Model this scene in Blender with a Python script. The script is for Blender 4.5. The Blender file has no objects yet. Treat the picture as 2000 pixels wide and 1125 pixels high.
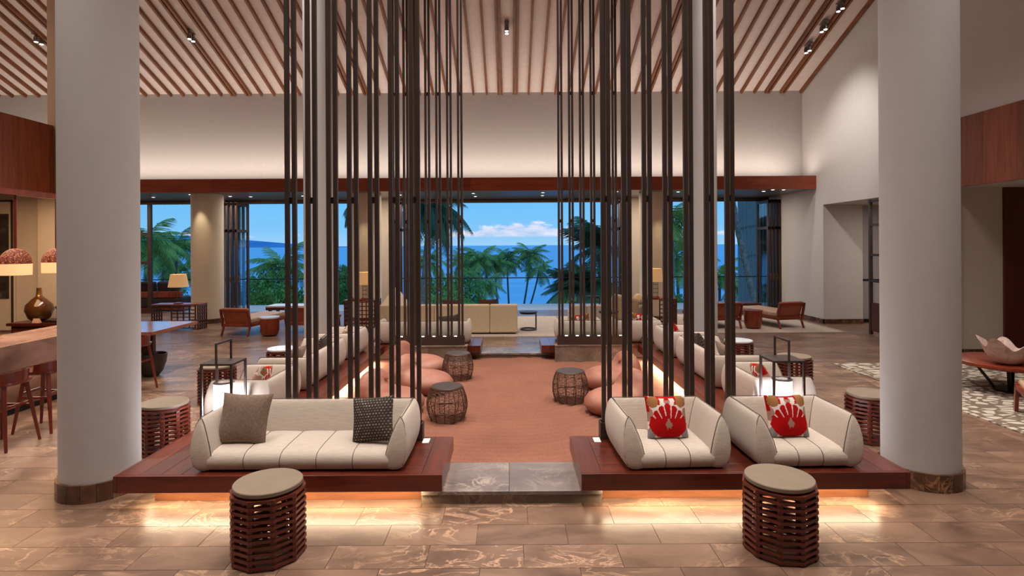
import bpy, math, random
from mathutils import Vector, Matrix, noise
R = math.radians
random.seed(7)
scn = bpy.context.scene
col = scn.collection
PI = math.pi

# ------------------------------------------------------------------ camera
F, CX, CY, HC = 1110.0, 997.0, 479.0, 2.0
cam = bpy.data.cameras.new('camera')
cam.sensor_width = 36.0
cam.lens = F / 2000.0 * 36.0
cam.shift_x = (1000.0 - CX) / 2000.0
cam.shift_y = -(562.5 - CY) / 2000.0
cam.clip_end = 60000
camo = bpy.data.objects.new('camera', cam)
col.objects.link(camo)
camo.matrix_world = Matrix.Translation((0, 0, HC)) @ Matrix.Rotation(PI / 2, 4, 'X') @ Matrix.Rotation(R(-0.32), 4, 'Z')
scn.camera = camo
vs = scn.view_settings
scn.display_settings.display_device = 'sRGB'
vs.view_transform = 'Standard'; vs.look = 'None'; vs.gamma = 1.0; vs.use_curve_mapping = False
vs.exposure = 0.0


def lin(r, g, b):
    def c(x):
        x /= 255.0
        return x / 12.92 if x <= 0.04045 else ((x + 0.055) / 1.055) ** 2.4
    return (c(r), c(g), c(b), 1.0)


# ------------------------------------------------------------------ world: dusk sky with a low bank of cumulus
w = bpy.data.worlds.new('dusk_sky'); scn.world = w
w.use_nodes = True
nt = w.node_tree; nt.nodes.clear()
def wn(t, **k):
    n = nt.nodes.new(t)
    for a, b in k.items(): setattr(n, a, b)
    return n
def wmath(op, a, b=None, c=None):
    n = wn('ShaderNodeMath', operation=op)
    for i, x in enumerate((a, b, c)):
        if x is None: continue
        if isinstance(x, (int, float)): n.inputs[i].default_value = x
        else: nt.links.new(x, n.inputs[i])
    return n.outputs[0]
tc = wn('ShaderNodeTexCoord'); sp = wn('ShaderNodeSeparateXYZ')
nt.links.new(tc.outputs['Generated'], sp.inputs[0])
rmp = wn('ShaderNodeValToRGB')
rmp.color_ramp.elements[0].position = 0.0; rmp.color_ramp.elements[0].color = lin(150, 199, 236)
rmp.color_ramp.elements[1].position = 1.0; rmp.color_ramp.elements[1].color = lin(104, 164, 228)
e = rmp.color_ramp.elements.new(0.03); e.color = lin(122, 190, 238)
e = rmp.color_ramp.elements.new(0.10); e.color = lin(96, 182, 242)
nt.links.new(sp.outputs['Z'], rmp.inputs[0])
az = wmath('ARCTAN2', sp.outputs['X'], sp.outputs['Y'])
cmb = wn('ShaderNodeCombineXYZ')
nt.links.new(wmath('MULTIPLY', az, 22.0), cmb.inputs[0])
nt.links.new(wmath('MULTIPLY', sp.outputs['Z'], 60.0), cmb.inputs[1])
nz = wn('ShaderNodeTexNoise'); nz.inputs['Scale'].default_value = 1.3; nz.inputs['Detail'].default_value = 6; nz.inputs['Roughness'].default_value = 0.55
nt.links.new(cmb.outputs[0], nz.inputs['Vector'])
cmb2 = wn('ShaderNodeCombineXYZ'); nt.links.new(wmath('MULTIPLY', az, 5.0), cmb2.inputs[0])
nz2 = wn('ShaderNodeTexNoise'); nz2.inputs['Scale'].default_value = 1.0; nz2.inputs['Detail'].default_value = 1
nt.links.new(cmb2.outputs[0], nz2.inputs['Vector'])
# height of the cumulus tops along the horizon: one larger bank near azimuth 0.03, wisps elsewhere
d = wmath('DIVIDE', wmath('SUBTRACT', az, 0.035), 0.13)
bank = wmath('EXPONENT', wmath('MULTIPLY', wmath('MULTIPLY', d, d), -1.0))
top = wmath('ADD', wmath('MULTIPLY', bank, 0.027), wmath('MULTIPLY', wmath('SUBTRACT', nz2.outputs['Fac'], 0.5), 0.03))
tope = wmath('ADD', wmath('ADD', top, 0.014), wmath('MULTIPLY', wmath('SUBTRACT', nz.outputs['Fac'], 0.5), 0.055))
up = wmath('DIVIDE', wmath('SUBTRACT', tope, sp.outputs['Z']), 0.007)
lo = wmath('DIVIDE', wmath('SUBTRACT', sp.outputs['Z'], 0.0135), 0.004)
def clamp(x):
    n = wn('ShaderNodeClamp'); nt.links.new(x, n.inputs[0]); return n.outputs[0]
cm = wmath('MULTIPLY', wmath('MULTIPLY', clamp(up), clamp(lo)), 0.9)
mixc = wn('ShaderNodeMix', data_type='RGBA')
nt.links.new(cm, mixc.inputs[0]); nt.links.new(rmp.outputs[0], mixc.inputs[6])
shade = wn('ShaderNodeValToRGB')
shade.color_ramp.elements[0].position = 0.35; shade.color_ramp.elements[0].color = lin(172, 196, 232)
shade.color_ramp.elements[1].position = 0.65; shade.color_ramp.elements[1].color = lin(226, 226, 242)
nt.links.new(nz.outputs['Fac'], shade.inputs[0]); nt.links.new(shade.outputs[0], mixc.inputs[7])
bg = wn('ShaderNodeBackground'); bg.inputs[1].default_value = 1.12
nt.links.new(mixc.outputs[2], bg.inputs[0])
wo = wn('ShaderNodeOutputWorld'); nt.links.new(bg.outputs[0], wo.inputs[0])

# ------------------------------------------------------------------ lamps
def lamp(name, kind, loc, energy, color=(1, 0.86, 0.72), rot=(0, 0, 0), size=0.1, size_y=None, angle=None, blend=0.5, target=None, spread=None):
    l = bpy.data.lights.new(name, kind)
    l.energy = energy; l.color = color
    if kind == 'AREA':
        l.size = size
        if size_y: l.shape = 'RECTANGLE'; l.size_y = size_y
        if spread: l.spread = R(spread)
    else:
        l.shadow_soft_size = size
    if kind == 'SPOT':
        l.spot_size = R(angle or 60); l.spot_blend = blend
    o = bpy.data.objects.new(name, l); col.objects.link(o)
    o.location = loc
    if target is not None:
        o.rotation_euler = (Vector(target) - Vector(loc)).to_track_quat('-Z', 'Y').to_euler()
    else:
        o.rotation_euler = rot
    return o
WARM = (1.0, 0.84, 0.70)
# broad fill lights added under the pitched ceiling, standing in for many small fixtures
for X in (-9.5, -4.0, 0.0, 4.0):
    lamp('ceiling_fill', 'AREA', (X, 6.0, 7.6), 285, (1.0, 0.91, 0.84), size=1.2, size_y=9.0, spread=104)
# cove light on top of the timber bulkhead, washing the upper wall
lamp('cove_light', 'AREA', (-3.0, 14.66, 3.76), 210, (1.0, 0.84, 0.72), rot=(PI + R(-4), 0, 0), size=21.0, size_y=0.14)
# wall washer on the right wall, ceiling spots
lamp('wall_spot', 'SPOT', (4.6, 11.8, 6.9), 700, (1, 0.93, 0.86), size=0.15, angle=48, blend=1.0, target=(7.8, 12.9, 4.2))
lamp('wall_spot', 'SPOT', (5.8, 14.1, 6.1), 160, (1, 0.93, 0.86), size=0.1, angle=40, blend=1.0, target=(7.8, 14.9, 1.9))
for X in (-8.07, -3.85, 3.85):
    lamp('column_spot', 'SPOT', (X + (0.1 if X < 0 else 0.1), 14.42, 3.36), 55, (1, 0.80, 0.55), size=0.03, angle=50, blend=0.8, target=(X, 14.75, 1.4))
lamp('soffit_spot', 'SPOT', (7.0, 16.0, 3.3), 60, (1, 0.75, 0.45), size=0.03, angle=60, blend=0.8, target=(7.2, 16.9, 1.2))
lamp('soffit_light', 'AREA', (-3.2, 15.9, 3.37), 380, (1, 0.84, 0.68), size=20, size_y=0.5)
lamp('bar_light', 'AREA', (-7.6, 8.2, 2.9), 75, (1, 0.62, 0.32), size=1.6, size_y=2.5)
lamp('corridor_light', 'AREA', (9.2, 11.5, 2.9), 45, (1, 0.86, 0.74), size=1.5, size_y=3)

# ------------------------------------------------------------------ helpers
class MB:
    def __init__(s): s.v = []; s.f = []
    def add(s, vs_, fs_):
        o = len(s.v); s.v += [tuple(p) for p in vs_]; s.f += [tuple(i + o for i in q) for q in fs_]; return s
    def box(s, x0, x1, y0, y1, z0, z1):
        return s.add([(x0,y0,z0),(x1,y0,z0),(x1,y1,z0),(x0,y1,z0),(x0,y0,z1),(x1,y0,z1),(x1,y1,z1),(x0,y1,z1)],
                     [(0,3,2,1),(4,5,6,7),(0,1,5,4),(1,2,6,5),(2,3,7,6),(3,0,4,7)])
    def bar(s, p, q, wd, dp, up=(0, 0, 1), wd2=None, dp2=None):
        p = Vector(p); q = Vector(q); d_ = (q - p).normalized(); u = Vector(up)
        if abs(d_.dot(u)) > 0.99: u = Vector((0, 1, 0))
        a = d_.cross(u).normalized(); b = a.cross(d_).normalized()
        vs_ = []
        for c, ww, dd in ((p, wd, dp), (q, wd2 or wd, dp2 or dp)):
            for sx, sy in ((-1,-1),(1,-1),(1,1),(-1,1)):
                vs_.append(c + a * (sx * ww / 2) + b * (sy * dd / 2))
        return s.add(vs_, [(0,1,2,3),(7,6,5,4),(0,4,5,1),(1,5,6,2),(2,6,7,3),(3,7,4,0)])
    def grid(s, rows, cu=False, cv=False):
        n = len(rows); m = len(rows[0]); o = len(s.v)
        for r_ in rows: s.v += [tuple(p) for p in r_]
        for i in range(n if cu else n - 1):
            for j in range(m if cv else m - 1):
                a = o + i * m + j; b = o + i * m + (j + 1) % m
                c = o + ((i + 1) % n) * m + (j + 1) % m; d_ = o + ((i + 1) % n) * m + j
                s.f.append((a, b, c, d_))
        return s
    def tube(s, pts, r, n=6, closed=False):
        pts = [Vector(p) for p in pts]; m = len(pts); rows = []
        ref = None
        for i, p in enumerate(pts):
            if closed: t = pts[(i + 1) % m] - pts[i - 1]
            else: t = pts[min(i + 1, m - 1)] - pts[max(i - 1, 0)]
            if t.length < 1e-9: t = Vector((0, 0, 1))
            t.normalize()
            if ref is None:
                ref = Vector((0, 0, 1)) if abs(t.z) < 0.9 else Vector((1, 0, 0))
            a = t.cross(ref); 
            if a.length < 1e-6: a = t.orthogonal()
            a.normalize(); b = t.cross(a).normalized(); ref = -b if False else a.cross(t)
            rr = r[i] if isinstance(r, (list, tuple)) else r
            rows.append([p + (a * math.cos(2*PI*k/n) + b * math.sin(2*PI*k/n)) * rr for k in range(n)])
        o = len(s.v)
        s.grid(rows, cu=closed, cv=True)
        if not closed:
            s.f.append(tuple(o + k for k in range(n))[::-1]); s.f.append(tuple(o + (m - 1) * n + k for k in range(n)))
        return s
    def lathe(s, prof, n=32, c=(0, 0, 0), cap=True):
        rows = [[(c[0] + r * math.cos(2*PI*k/n), c[1] + r * math.sin(2*PI*k/n), c[2] + z) for k in range(n)] for r, z in prof]
        o = len(s.v); s.grid(rows, cv=True)
        if cap:
            s.f.append(tuple(o + k for k in range(n))[::-1]); s.f.append(tuple(o + (len(prof) - 1) * n + k for k in range(n)))
        return s
    def mesh(s, name, mat, smooth=False):
        me = bpy.data.meshes.new(name); me.from_pydata(s.v, [], s.f); me.update()
        if mat: me.materials.append(mat)
        if smooth:
            me.polygons.foreach_set('use_smooth', [True] * len(me.polygons))
            try: me.set_sharp_from_angle(angle=R(smooth if smooth is not True else 45))
            except Exception: pass
        return me
    def build(s, name, mat, parent=None, smooth=False, bevel=0, sub=0):
        return link(name, s.mesh(name, mat, smooth), parent, bevel, sub)

def link(name, me, parent=None, bevel=0, sub=0, loc=None, rot=None, scale=None):
    o = bpy.data.objects.new(name, me); col.objects.link(o)
    if parent: o.parent = parent
    if loc is not None: o.location = loc
    if rot is not None: o.rotation_euler = rot
    if scale is not None: o.scale = scale
    if bevel:
        m = o.modifiers.new('bevel', 'BEVEL'); m.width = bevel; m.segments = 2; m.limit_method = 'ANGLE'
    if sub:
        m = o.modifiers.new('sub', 'SUBSURF'); m.levels = sub; m.render_levels = sub
    return o

def tag(o, label=None, cat=None, group=None, kind=None):
    if label: o['label'] = label
    if cat: o['category'] = cat
    if group: o['group'] = group
    if kind: o['kind'] = kind
    return o
def thing(name, label, cat, loc=(0, 0, 0), rotz=0, group=None, kind=None):
    o = bpy.data.objects.new(name, None); col.objects.link(o)
    o.empty_display_size = 0.1
    o.location = loc; o.rotation_euler = (0, 0, rotz)
    return tag(o, label, cat, group, kind)
KIDS = {}
def copy_tree(o, label=None, loc=None, rotz=None, parent=None, scale=None):
    c = o.copy(); col.objects.link(c); c.parent = parent
    if label: c['label'] = label
    if loc is not None: c.location = loc
    if rotz is not None: c.rotation_euler = (0, 0, rotz)
    if scale is not None: c.scale = scale
    for ch in list(o.children): copy_tree(ch, parent=c)
    return c
def G(px, py, h=0.0):
    Y = F * (HC - h) / (py - CY); return ((px - CX) * Y / F, Y)
def X_(px, Y): return (px - CX) * Y / F
def Z_(py, Y): return HC - (py - CY) * Y / F

# ------------------------------------------------------------------ materials
class NM:
    def __init__(s, name):
        s.m = bpy.data.materials.new(name); s.m.use_nodes = True
        s.t = s.m.node_tree; s.p = s.t.nodes['Principled BSDF']
    def n(s, t, **k):
        x = s.t.nodes.new(t)
        for a, b in k.items():
            if a in x.inputs if isinstance(a, str) else False: x.inputs[a].default_value = b
            else: setattr(x, a, b)
        return x
    def l(s, a, b): s.t.links.new(a, b)
    def ramp(s, fac, stops):
        r = s.n('ShaderNodeValToRGB'); cr = r.color_ramp
        cr.elements[0].position, cr.elements[0].color = stops[0]
        cr.elements[1].position, cr.elements[1].color = stops[-1]
        for p, c in stops[1:-1]:
            e_ = cr.elements.new(p); e_.color = c
        s.l(fac, r.inputs[0]); return r.outputs[0]
    def coord(s, scale=(1, 1, 1), kind='Object', rnd=0.0):
        if kind == 'World': src = s.n('ShaderNodeNewGeometry').outputs['Position']
        else: src = s.n('ShaderNodeTexCoord').outputs[kind]
        if rnd:
            oi = s.n('ShaderNodeObjectInfo'); mu = s.n('ShaderNodeVectorMath', operation='SCALE')
            cx = s.n('ShaderNodeCombineXYZ'); s.l(oi.outputs['Random'], cx.inputs[0]); s.l(oi.outputs['Random'], cx.inputs[1]); s.l(oi.outputs['Random'], cx.inputs[2])
            s.l(cx.outputs[0], mu.inputs[0]); mu.inputs['Scale'].default_value = rnd
            ad = s.n('ShaderNodeVectorMath', operation='ADD'); s.l(src, ad.inputs[0]); s.l(mu.outputs[0], ad.inputs[1]); src = ad.outputs[0]
        mp = s.n('ShaderNodeMapping'); mp.inputs['Scale'].default_value = scale
        s.l(src, mp.inputs[0]); return mp.outputs[0]
    def noise(s, vec, scale, detail=4, rough=0.5, dist=0.0):
        x = s.n('ShaderNodeTexNoise'); x.inputs['Scale'].default_value = scale; x.inputs['Detail'].default_value = detail
        x.inputs['Roughness'].default_value = rough; x.inputs['Distortion'].default_value = dist
        s.l(vec, x.inputs['Vector']); return x.outputs['Fac']
    def bump(s, h, strength=0.2, dist=0.01):
        b = s.n('ShaderNodeBump'); b.inputs['Strength'].default_value = strength; b.inputs['Distance'].default_value = dist
        s.l(h, b.inputs['Height']); s.l(b.outputs[0], s.p.inputs['Normal'])
    def mixc(s, fac, a, b, mode='MIX'):
        x = s.n('ShaderNodeMix', data_type='RGBA', blend_type=mode)
        for i, y in ((0, fac), (6, a), (7, b)):
            if isinstance(y, (int, float, tuple)): x.inputs[i].default_value = y
            else: s.l(y, x.inputs[i])
        return x.outputs[2]
    def base(s, c):
        if isinstance(c, tuple): s.p.inputs['Base Color'].default_value = c
        else: s.l(c, s.p.inputs['Base Color'])
        return s
    def set(s, rough=0.5, metal=0.0, spec=None, emis=None, es=0.0, trans=None, coat=None, ior=None):
        i = s.p.inputs
        i['Roughness'].default_value = rough; i['Metallic'].default_value = metal
        if spec is not None: i['Specular IOR Level'].default_value = spec
        if emis: i['Emission Color'].default_value = emis; i['Emission Strength'].default_value = es
        if trans is not None: i['Transmission Weight'].default_value = trans
        if coat is not None: i['Coat Weight'].default_value = coat; i['Coat Roughness'].default_value = 0.15
        if ior: i['IOR'].default_value = ior
        return s

def plain(name, c, rough=0.5, metal=0.0, var=0.06, **k):
    x = NM(name); v = x.noise(x.coord(rnd=3.0), 9.0, 3)
    lo_ = tuple(a * (1 - var * 2) for a in c[:3]) + (1,); hi = tuple(min(1, a * (1 + var)) for a in c[:3]) + (1,)
    x.base(x.ramp(v, [(0.3, lo_), (0.7, hi)])); x.set(rough, metal, **k); return x.m
def wood(name, c1, c2, scale=(1.2, 14, 14), rough=0.42, coat=0.12, rnd=9.0):
    x = NM(name); co = x.coord(scale, rnd=rnd)
    a = x.noise(co, 1.0, 6, 0.6, 0.6); b = x.noise(co, 4.0, 3, 0.6)
    c_ = x.ramp(a, [(0.3, c1), (0.72, c2)])
    oi = x.n('ShaderNodeObjectInfo')
    tint = x.ramp(oi.outputs['Random'], [(0.0, (0.72, 0.72, 0.72, 1)), (1.0, (1.12, 1.12, 1.12, 1))])
    c_ = x.mixc(1.0, c_, tint, 'MULTIPLY')
    x.base(x.mixc(0.22, c_, x.ramp(b, [(0.35, c1), (0.65, c2)]))); x.set(rough, coat=coat); x.bump(b, 0.06, 0.004); return x.m
def fabric(name, c, sc=(14, 160, 160), amt=0.12):
    x = NM(name); co = x.coord(sc); a = x.noise(co, 1.0, 3); a2 = x.noise(x.coord((160, 14, 160)), 1.0, 2)
    lo_ = tuple(v * (1 - amt) for v in c[:3]) + (1,); hi = tuple(min(1, v * (1 + amt)) for v in c[:3]) + (1,)
    x.base(x.ramp(a, [(0.3, lo_), (0.7, hi)])); x.set(0.9, spec=0.15)
    x.p.inputs['Sheen Weight'].default_value = 0.15
    x.bump(a, 0.15, 0.004); return x.m
def emit(name, c, s_):
    x = NM(name); v = x.noise(x.coord(), 6, 2); x.base(x.ramp(v, [(0, c), (1, c)])); x.set(0.6, emis=c, es=s_); return x.m

M = {}
M['plaster'] = plain('plaster', (0.60, 0.57, 0.55, 1), 0.85, var=0.015)
M['plaster_warm'] = plain('plaster_warm', (0.62, 0.54, 0.45, 1), 0.85, var=0.02)
M['column'] = plain('column_paint', (0.52, 0.505, 0.495, 1), 0.75, var=0.01)
M['column_warm'] = plain('column_warm_paint', (0.66, 0.58, 0.45, 1), 0.75, var=0.01)
M['ceiling'] = plain('ceiling_board', (0.78, 0.68, 0.64, 1), 0.8, var=0.03)
M['batten'] = wood('batten_wood', lin(92, 50, 24), lin(146, 88, 48), (14, 1.0, 14), 0.5, 0.0)
M['slab_x'] = wood('platform_wood_cross', lin(62, 20, 11), lin(116, 45, 26), (1.3, 16, 16), 0.30, 0.25)
M['slab_y'] = wood('platform_wood_long', lin(62, 20, 11), lin(116, 45, 26), (16, 1.3, 16), 0.30, 0.25)
M['plinth'] = wood('plinth_wood', lin(106, 62, 38), lin(150, 94, 60), (1.6, 14, 14), 0.4, 0.2)
M['fascia'] = wood('fascia_wood', lin(102, 44, 20), lin(150, 78, 42), (12, 12, 1.0), 0.42, 0.1)
M['fascia_h'] = wood('bulkhead_wood', lin(136, 54, 27), lin(176, 84, 48), (1.0, 12, 12), 0.42, 0.1)
M['dark_wood'] = wood('dark_wood', lin(68, 21, 13), lin(100, 36, 23), (12, 12, 1.0), 0.4, 0.2)
M['red_wood'] = wood('red_wood', lin(98, 32, 16), lin(152, 62, 34), (6, 6, 3), 0.35, 0.3)
M['stool_wood'] = wood('stool_wood', lin(84, 24, 14), lin(120, 40, 24), (8, 8, 3), 0.3, 0.4)
M['slat'] = wood('slat_wood', lin(78, 29, 17), lin(118, 48, 30), (5, 5, 9), 0.4, 0.2)
M['soffit'] = plain('soffit_paint', lin(112, 108, 118), 0.28, var=0.05)
M['bronze'] = plain('dark_bronze', lin(66, 52, 46), 0.45, 0.2, var=0.08)
M['black_metal'] = plain('black_metal', lin(30, 24, 24), 0.45, 0.4, var=0.08)
M['frame'] = plain('door_frame_metal', lin(74, 54, 44), 0.45, 0.3, var=0.08)
M['linen'] = fabric('linen', lin(194, 181, 167))
M['sofa_tan'] = fabric('tan_linen', lin(212, 190, 158))
M['piping'] = plain('dark_piping', lin(96, 82, 72), 0.8)
M['taupe'] = fabric('taupe_weave', lin(124, 104, 90), (60, 60, 60), 0.2)
M['brown_fab'] = fabric('brown_weave', lin(80, 52, 40), (60, 60, 60), 0.15)
M['grey_fab'] = fabric('grey_weave', lin(138, 126, 116), (60, 60, 60), 0.15)
M['leather'] = plain('leather', lin(160, 82, 52), 0.5, var=0.1)
M['leather_pale'] = plain('pale_leather', lin(196, 160, 130), 0.5, var=0.08)
M['concrete_top'] = plain('stone_top', lin(134, 118, 100), 0.5, var=0.05)
M['white_top'] = plain('white_stone', lin(220, 220, 222), 0.25, var=0.03)
M['wire'] = plain('bronze_wire', lin(104, 72, 56), 0.45, 0.4, var=0.1)
M['white'] = plain('white_plastic', lin(225, 225, 225), 0.5, var=0.02)
M['brass'] = plain('brass', lin(190, 150, 90), 0.3, 0.9, var=0.05)
M['steel'] = plain('brushed_steel', lin(150, 145, 140), 0.3, 0.9, var=0.05)
M['dark_bowl'] = plain('dark_glazed_clay', lin(52, 42, 38), 0.35, var=0.1)
M['vase'] = plain('amber_glass', lin(84, 50, 18), 0.08, var=0.1, coat=0.6)
M['outdoor_dark'] = plain('dark_outdoor_fabric', lin(54, 34, 34), 0.8)
M['led'] = emit('led_face', (1, 0.95, 0.86, 1), 14.0)
M['downlight'] = emit('downlight_face', (1, 0.95, 0.88, 1), 3.5)
M['lampshade'] = emit('linen_lampshade', (0.72, 0.42, 0.18, 1), 0.35)
M['pend_band'] = emit('pendant_fabric_band', (0.95, 0.56, 0.26, 1), 0.7)
M['lamp_core'] = emit('lamp_core', (0.93, 0.93, 1.0, 1), 9.0)
M['deck'] = plain('deck_stone', lin(196, 196, 194), 0.5, var=0.05)
M['roof_blue'] = plain('metal_roof', lin(120, 150, 176), 0.5)
M['house_wall'] = plain('house_wall', lin(170, 180, 186), 0.7)

def clear_glass(name, c=(1, 1, 1, 1), f=0.06):
    x = NM(name); t = x.t; t.nodes.remove(x.p)
    tr = x.n('ShaderNodeBsdfTransparent'); tr.inputs[0].default_value = c
    gl = x.n('ShaderNodeBsdfGlossy'); gl.inputs['Roughness'].default_value = 0.02
    fr = x.n('ShaderNodeFresnel'); fr.inputs[0].default_value = 1.12
    ml = x.n('ShaderNodeMath', operation='MULTIPLY'); ml.inputs[1].default_value = .4; x.l(fr.outputs[0], ml.inputs[0]); mx = x.n('ShaderNodeMixShader'); x.l(ml.outputs[0], mx.inputs[0]); x.l(tr.outputs[0], mx.inputs[1]); x.l(gl.outputs[0], mx.inputs[2])
    x.l(mx.outputs[0], t.nodes['Material Output'].inputs[0]); return x.m
M['glass'] = clear_glass('clear_glass', (0.97, 0.985, 0.99, 1))
M['rail_glass'] = clear_glass('balustrade_glass', (0.97, 0.985, 0.99, 1))
x = NM('ribbed_lamp_glass'); x.t.nodes.remove(x.p)
tr_ = x.n('ShaderNodeBsdfTransparent'); tl_ = x.n('ShaderNodeBsdfTranslucent'); tl_.inputs[0].default_value = (.9, .9, .95, 1); gl_ = x.n('ShaderNodeBsdfGlossy'); gl_.inputs['Roughness'].default_value = .1
m1 = x.n('ShaderNodeMixShader'); m1.inputs[0].default_value = .42; x.l(tr_.outputs[0], m1.inputs[1]); x.l(tl_.outputs[0], m1.inputs[2])
m2 = x.n('ShaderNodeMixShader'); m2.inputs[0].default_value = .10; x.l(m1.outputs[0], m2.inputs[1]); x.l(gl_.outputs[0], m2.inputs[2])
x.l(m2.outputs[0], x.t.nodes['Material Output'].inputs[0]); M['lamp_glass'] = x.m

def stone(name, c_lo, c_mid, c_hi, vein, rough=0.28, rnd=13.0, vs_=1.0, kind='World', st=(1, 1, 1)):
    x = NM(name); co = x.coord(st, kind, rnd)
    a = x.noise(co, 2.2 * vs_, 6, 0.6, 0.8)
    c_ = x.ramp(a, [(0.28, c_lo), (0.5, c_mid), (0.75, c_hi)])
    v1 = x.noise(co, 2.6 * vs_, 5, 0.62, 1.6)
    r1 = x.ramp(v1, [(0.465, (0, 0, 0, 1)), (0.5, (1, 1, 1, 1)), (0.535, (0, 0, 0, 1))])
    v2 = x.noise(co, 1.1 * vs_, 3, 0.5, 0.5)
    r2 = x.ramp(v2, [(0.46, (0, 0, 0, 1)), (0.66, (1, 1, 1, 1))])
    mu = x.n('ShaderNodeMath', operation='MULTIPLY'); x.l(r1, mu.inputs[0]); x.l(r2, mu.inputs[1])
    c_ = x.mixc(mu.outputs[0], c_, vein)
    oi = x.n('ShaderNodeObjectInfo')
    tint = x.ramp(oi.outputs['Random'], [(0.0, (0.80, 0.78, 0.76, 1)), (1.0, (1.15, 1.12, 1.10, 1))])
    x.base(x.mixc(1.0, c_, tint, 'MULTIPLY'))
    rr = x.n('ShaderNodeMapRange'); x.l(a, rr.inputs[0]); rr.inputs[3].default_value = rough - 0.06; rr.inputs[4].default_value = rough + 0.1
    x.l(rr.outputs[0], x.p.inputs['Roughness']); x.bump(a, 0.04, 0.004); return x.m
M['tile'] = stone('floor_marble', lin(92, 72, 60), lin(124, 98, 82), lin(150, 122, 102), lin(196, 160, 130), 0.30, st=(0.8, 1.5, 1))
M['step_stone'] = stone('step_stone', lin(92, 82, 80), lin(122, 110, 106), lin(146, 132, 126), lin(186, 172, 160), 0.3)
M['wall_stone'] = stone('retaining_stone', lin(96, 82, 72), lin(122, 106, 94), lin(140, 124, 110), lin(160, 140, 120), 0.55)
M['base_stone'] = stone('emperador_marble', lin(56, 38, 28), lin(88, 60, 44), lin(120, 84, 60), lin(180, 136, 96), 0.25, vs_=2.0)
M['bar_marble'] = stone('bar_marble', lin(92, 64, 54), lin(124, 92, 80), lin(150, 118, 104), lin(190, 160, 140), 0.25, rnd=0.0, st=(1, .5, 1.2))
M['shell'] = stone('clam_shell', lin(170, 140, 130), lin(200, 178, 168), lin(222, 208, 200), lin(180, 130, 120), 0.7, rnd=0.0, vs_=3)

x = NM('raked_sand'); co = x.coord(); a = x.noise(co, 60, 4, 0.7); b = x.noise(co, 1.5, 3)
x.base(x.mixc(0.35, x.ramp(b, [(0.3, lin(124, 82, 66)), (0.7, lin(142, 96, 78))]), x.ramp(a, [(0.3, lin(100, 66, 52)), (0.7, lin(158, 108, 88))])))
x.set(0.9, spec=0.1); x.bump(a, 0.25, 0.006); M['sand'] = x.m
x = NM('smooth_clay_wood'); co = x.coord((1, 1, 3), rnd=5.0); a = x.noise(co, 2.0, 4, 0.55, 0.8)
x.base(x.ramp(a, [(0.3, lin(134, 80, 62)), (0.55, lin(160, 104, 84)), (0.75, lin(178, 126, 106))])); x.set(0.55); M['pod'] = x.m
x = NM('woven_pendant'); co = x.coord((1, 1, 2.2)); a = x.noise(co, 60, 3, 0.6)
cc = x.ramp(a, [(0.4, lin(70, 24, 12)), (0.58, lin(140, 52, 18)), (0.70, lin(250, 160, 70))])
x.base(cc); x.set(0.55); x.l(cc, x.p.inputs['Emission Color']); 
rr = x.n('ShaderNodeMapRange'); x.l(a, rr.inputs[0]); rr.inputs[1].default_value = 0.52; rr.inputs[2].default_value = 0.72; rr.inputs[3].default_value = 0.12; rr.inputs[4].default_value = 1.1
x.l(rr.outputs[0], x.p.inputs['Emission Strength']); x.bump(a, 0.8, 0.01); M['pend_weave'] = x.m
x = NM('pebble_rug'); co = x.coord((1, 1.7, 1), 'World'); vo = x.n('ShaderNodeTexVoronoi', feature='DISTANCE_TO_EDGE'); vo.inputs['Scale'].default_value = 5.5; x.l(co, vo.inputs['Vector'])
x.base(x.ramp(vo.outputs['Distance'], [(0.10, lin(126, 110, 96)), (0.16, lin(206, 196, 180))])); x.set(0.95, spec=0.1); M['rug_pebble'] = x.m
x = NM('cream_rug'); a = x.noise(x.coord((1, 1, 1), 'World'), 30, 3); x.base(x.ramp(a, [(0.3, lin(176, 160, 146)), (0.7, lin(204, 190, 176))])); x.set(0.95, spec=0.1); M['rug_cream'] = x.m
x = NM('vertex_print'); at = x.n('ShaderNodeVertexColor'); at.layer_name = 'Col'; x.base(at.outputs[0]); x.set(0.9, spec=0.1); M['print'] = x.m
x = NM('framed_art'); a = x.noise(x.coord((3, 3, 3), 'World'), 2, 6, 0.7); x.base(x.ramp(a, [(0.35, lin(34, 30, 30)), (0.6, lin(70, 64, 62)), (0.75, lin(120, 112, 104))])); x.set(0.5); M['art'] = x.m
x = NM('sea_water'); co = x.coord((0.02, 0.10, 1), 'World'); a = x.noise(co, 0.6, 4, 0.6)
x.base(x.ramp(a, [(0.35, lin(92, 168, 226)), (0.65, lin(138, 200, 240))])); x.set(0.35, spec=0.4); M['sea'] = x.m
x = NM('hazy_hill'); a = x.noise(x.coord((0.002, 0.002, 0.004), 'World'), 1.0, 4); x.base(x.ramp(a, [(0.3, lin(96, 150, 204)), (0.7, lin(112, 166, 214))])); x.set(1.0, spec=0.0); M['hill'] = x.m  # aerial haze is put into the hill's blue base colour
def leafm(name, c1, c2):
    x = NM(name); a = x.noise(x.coord((1, 1, 1), 'World'), 1.2, 4); oi = x.n('ShaderNodeObjectInfo')
    c_ = x.ramp(a, [(0.3, c1), (0.7, c2)]); x.base(x.mixc(1.0, c_, x.ramp(oi.outputs['Random'], [(0, (0.7, 0.75, 0.75, 1)), (1, (1.2, 1.15, 1.0, 1))]), 'MULTIPLY'))
    x.set(0.55, spec=0.3); return x.m
M['leaf'] = leafm('palm_leaf', lin(100, 130, 66), lin(164, 180, 88))
M['leaf_dark'] = leafm('dark_palm_leaf', lin(44, 78, 66), lin(84, 122, 84))
M['bush'] = leafm('bush_leaf', lin(84, 126, 62), lin(150, 176, 84))
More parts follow.
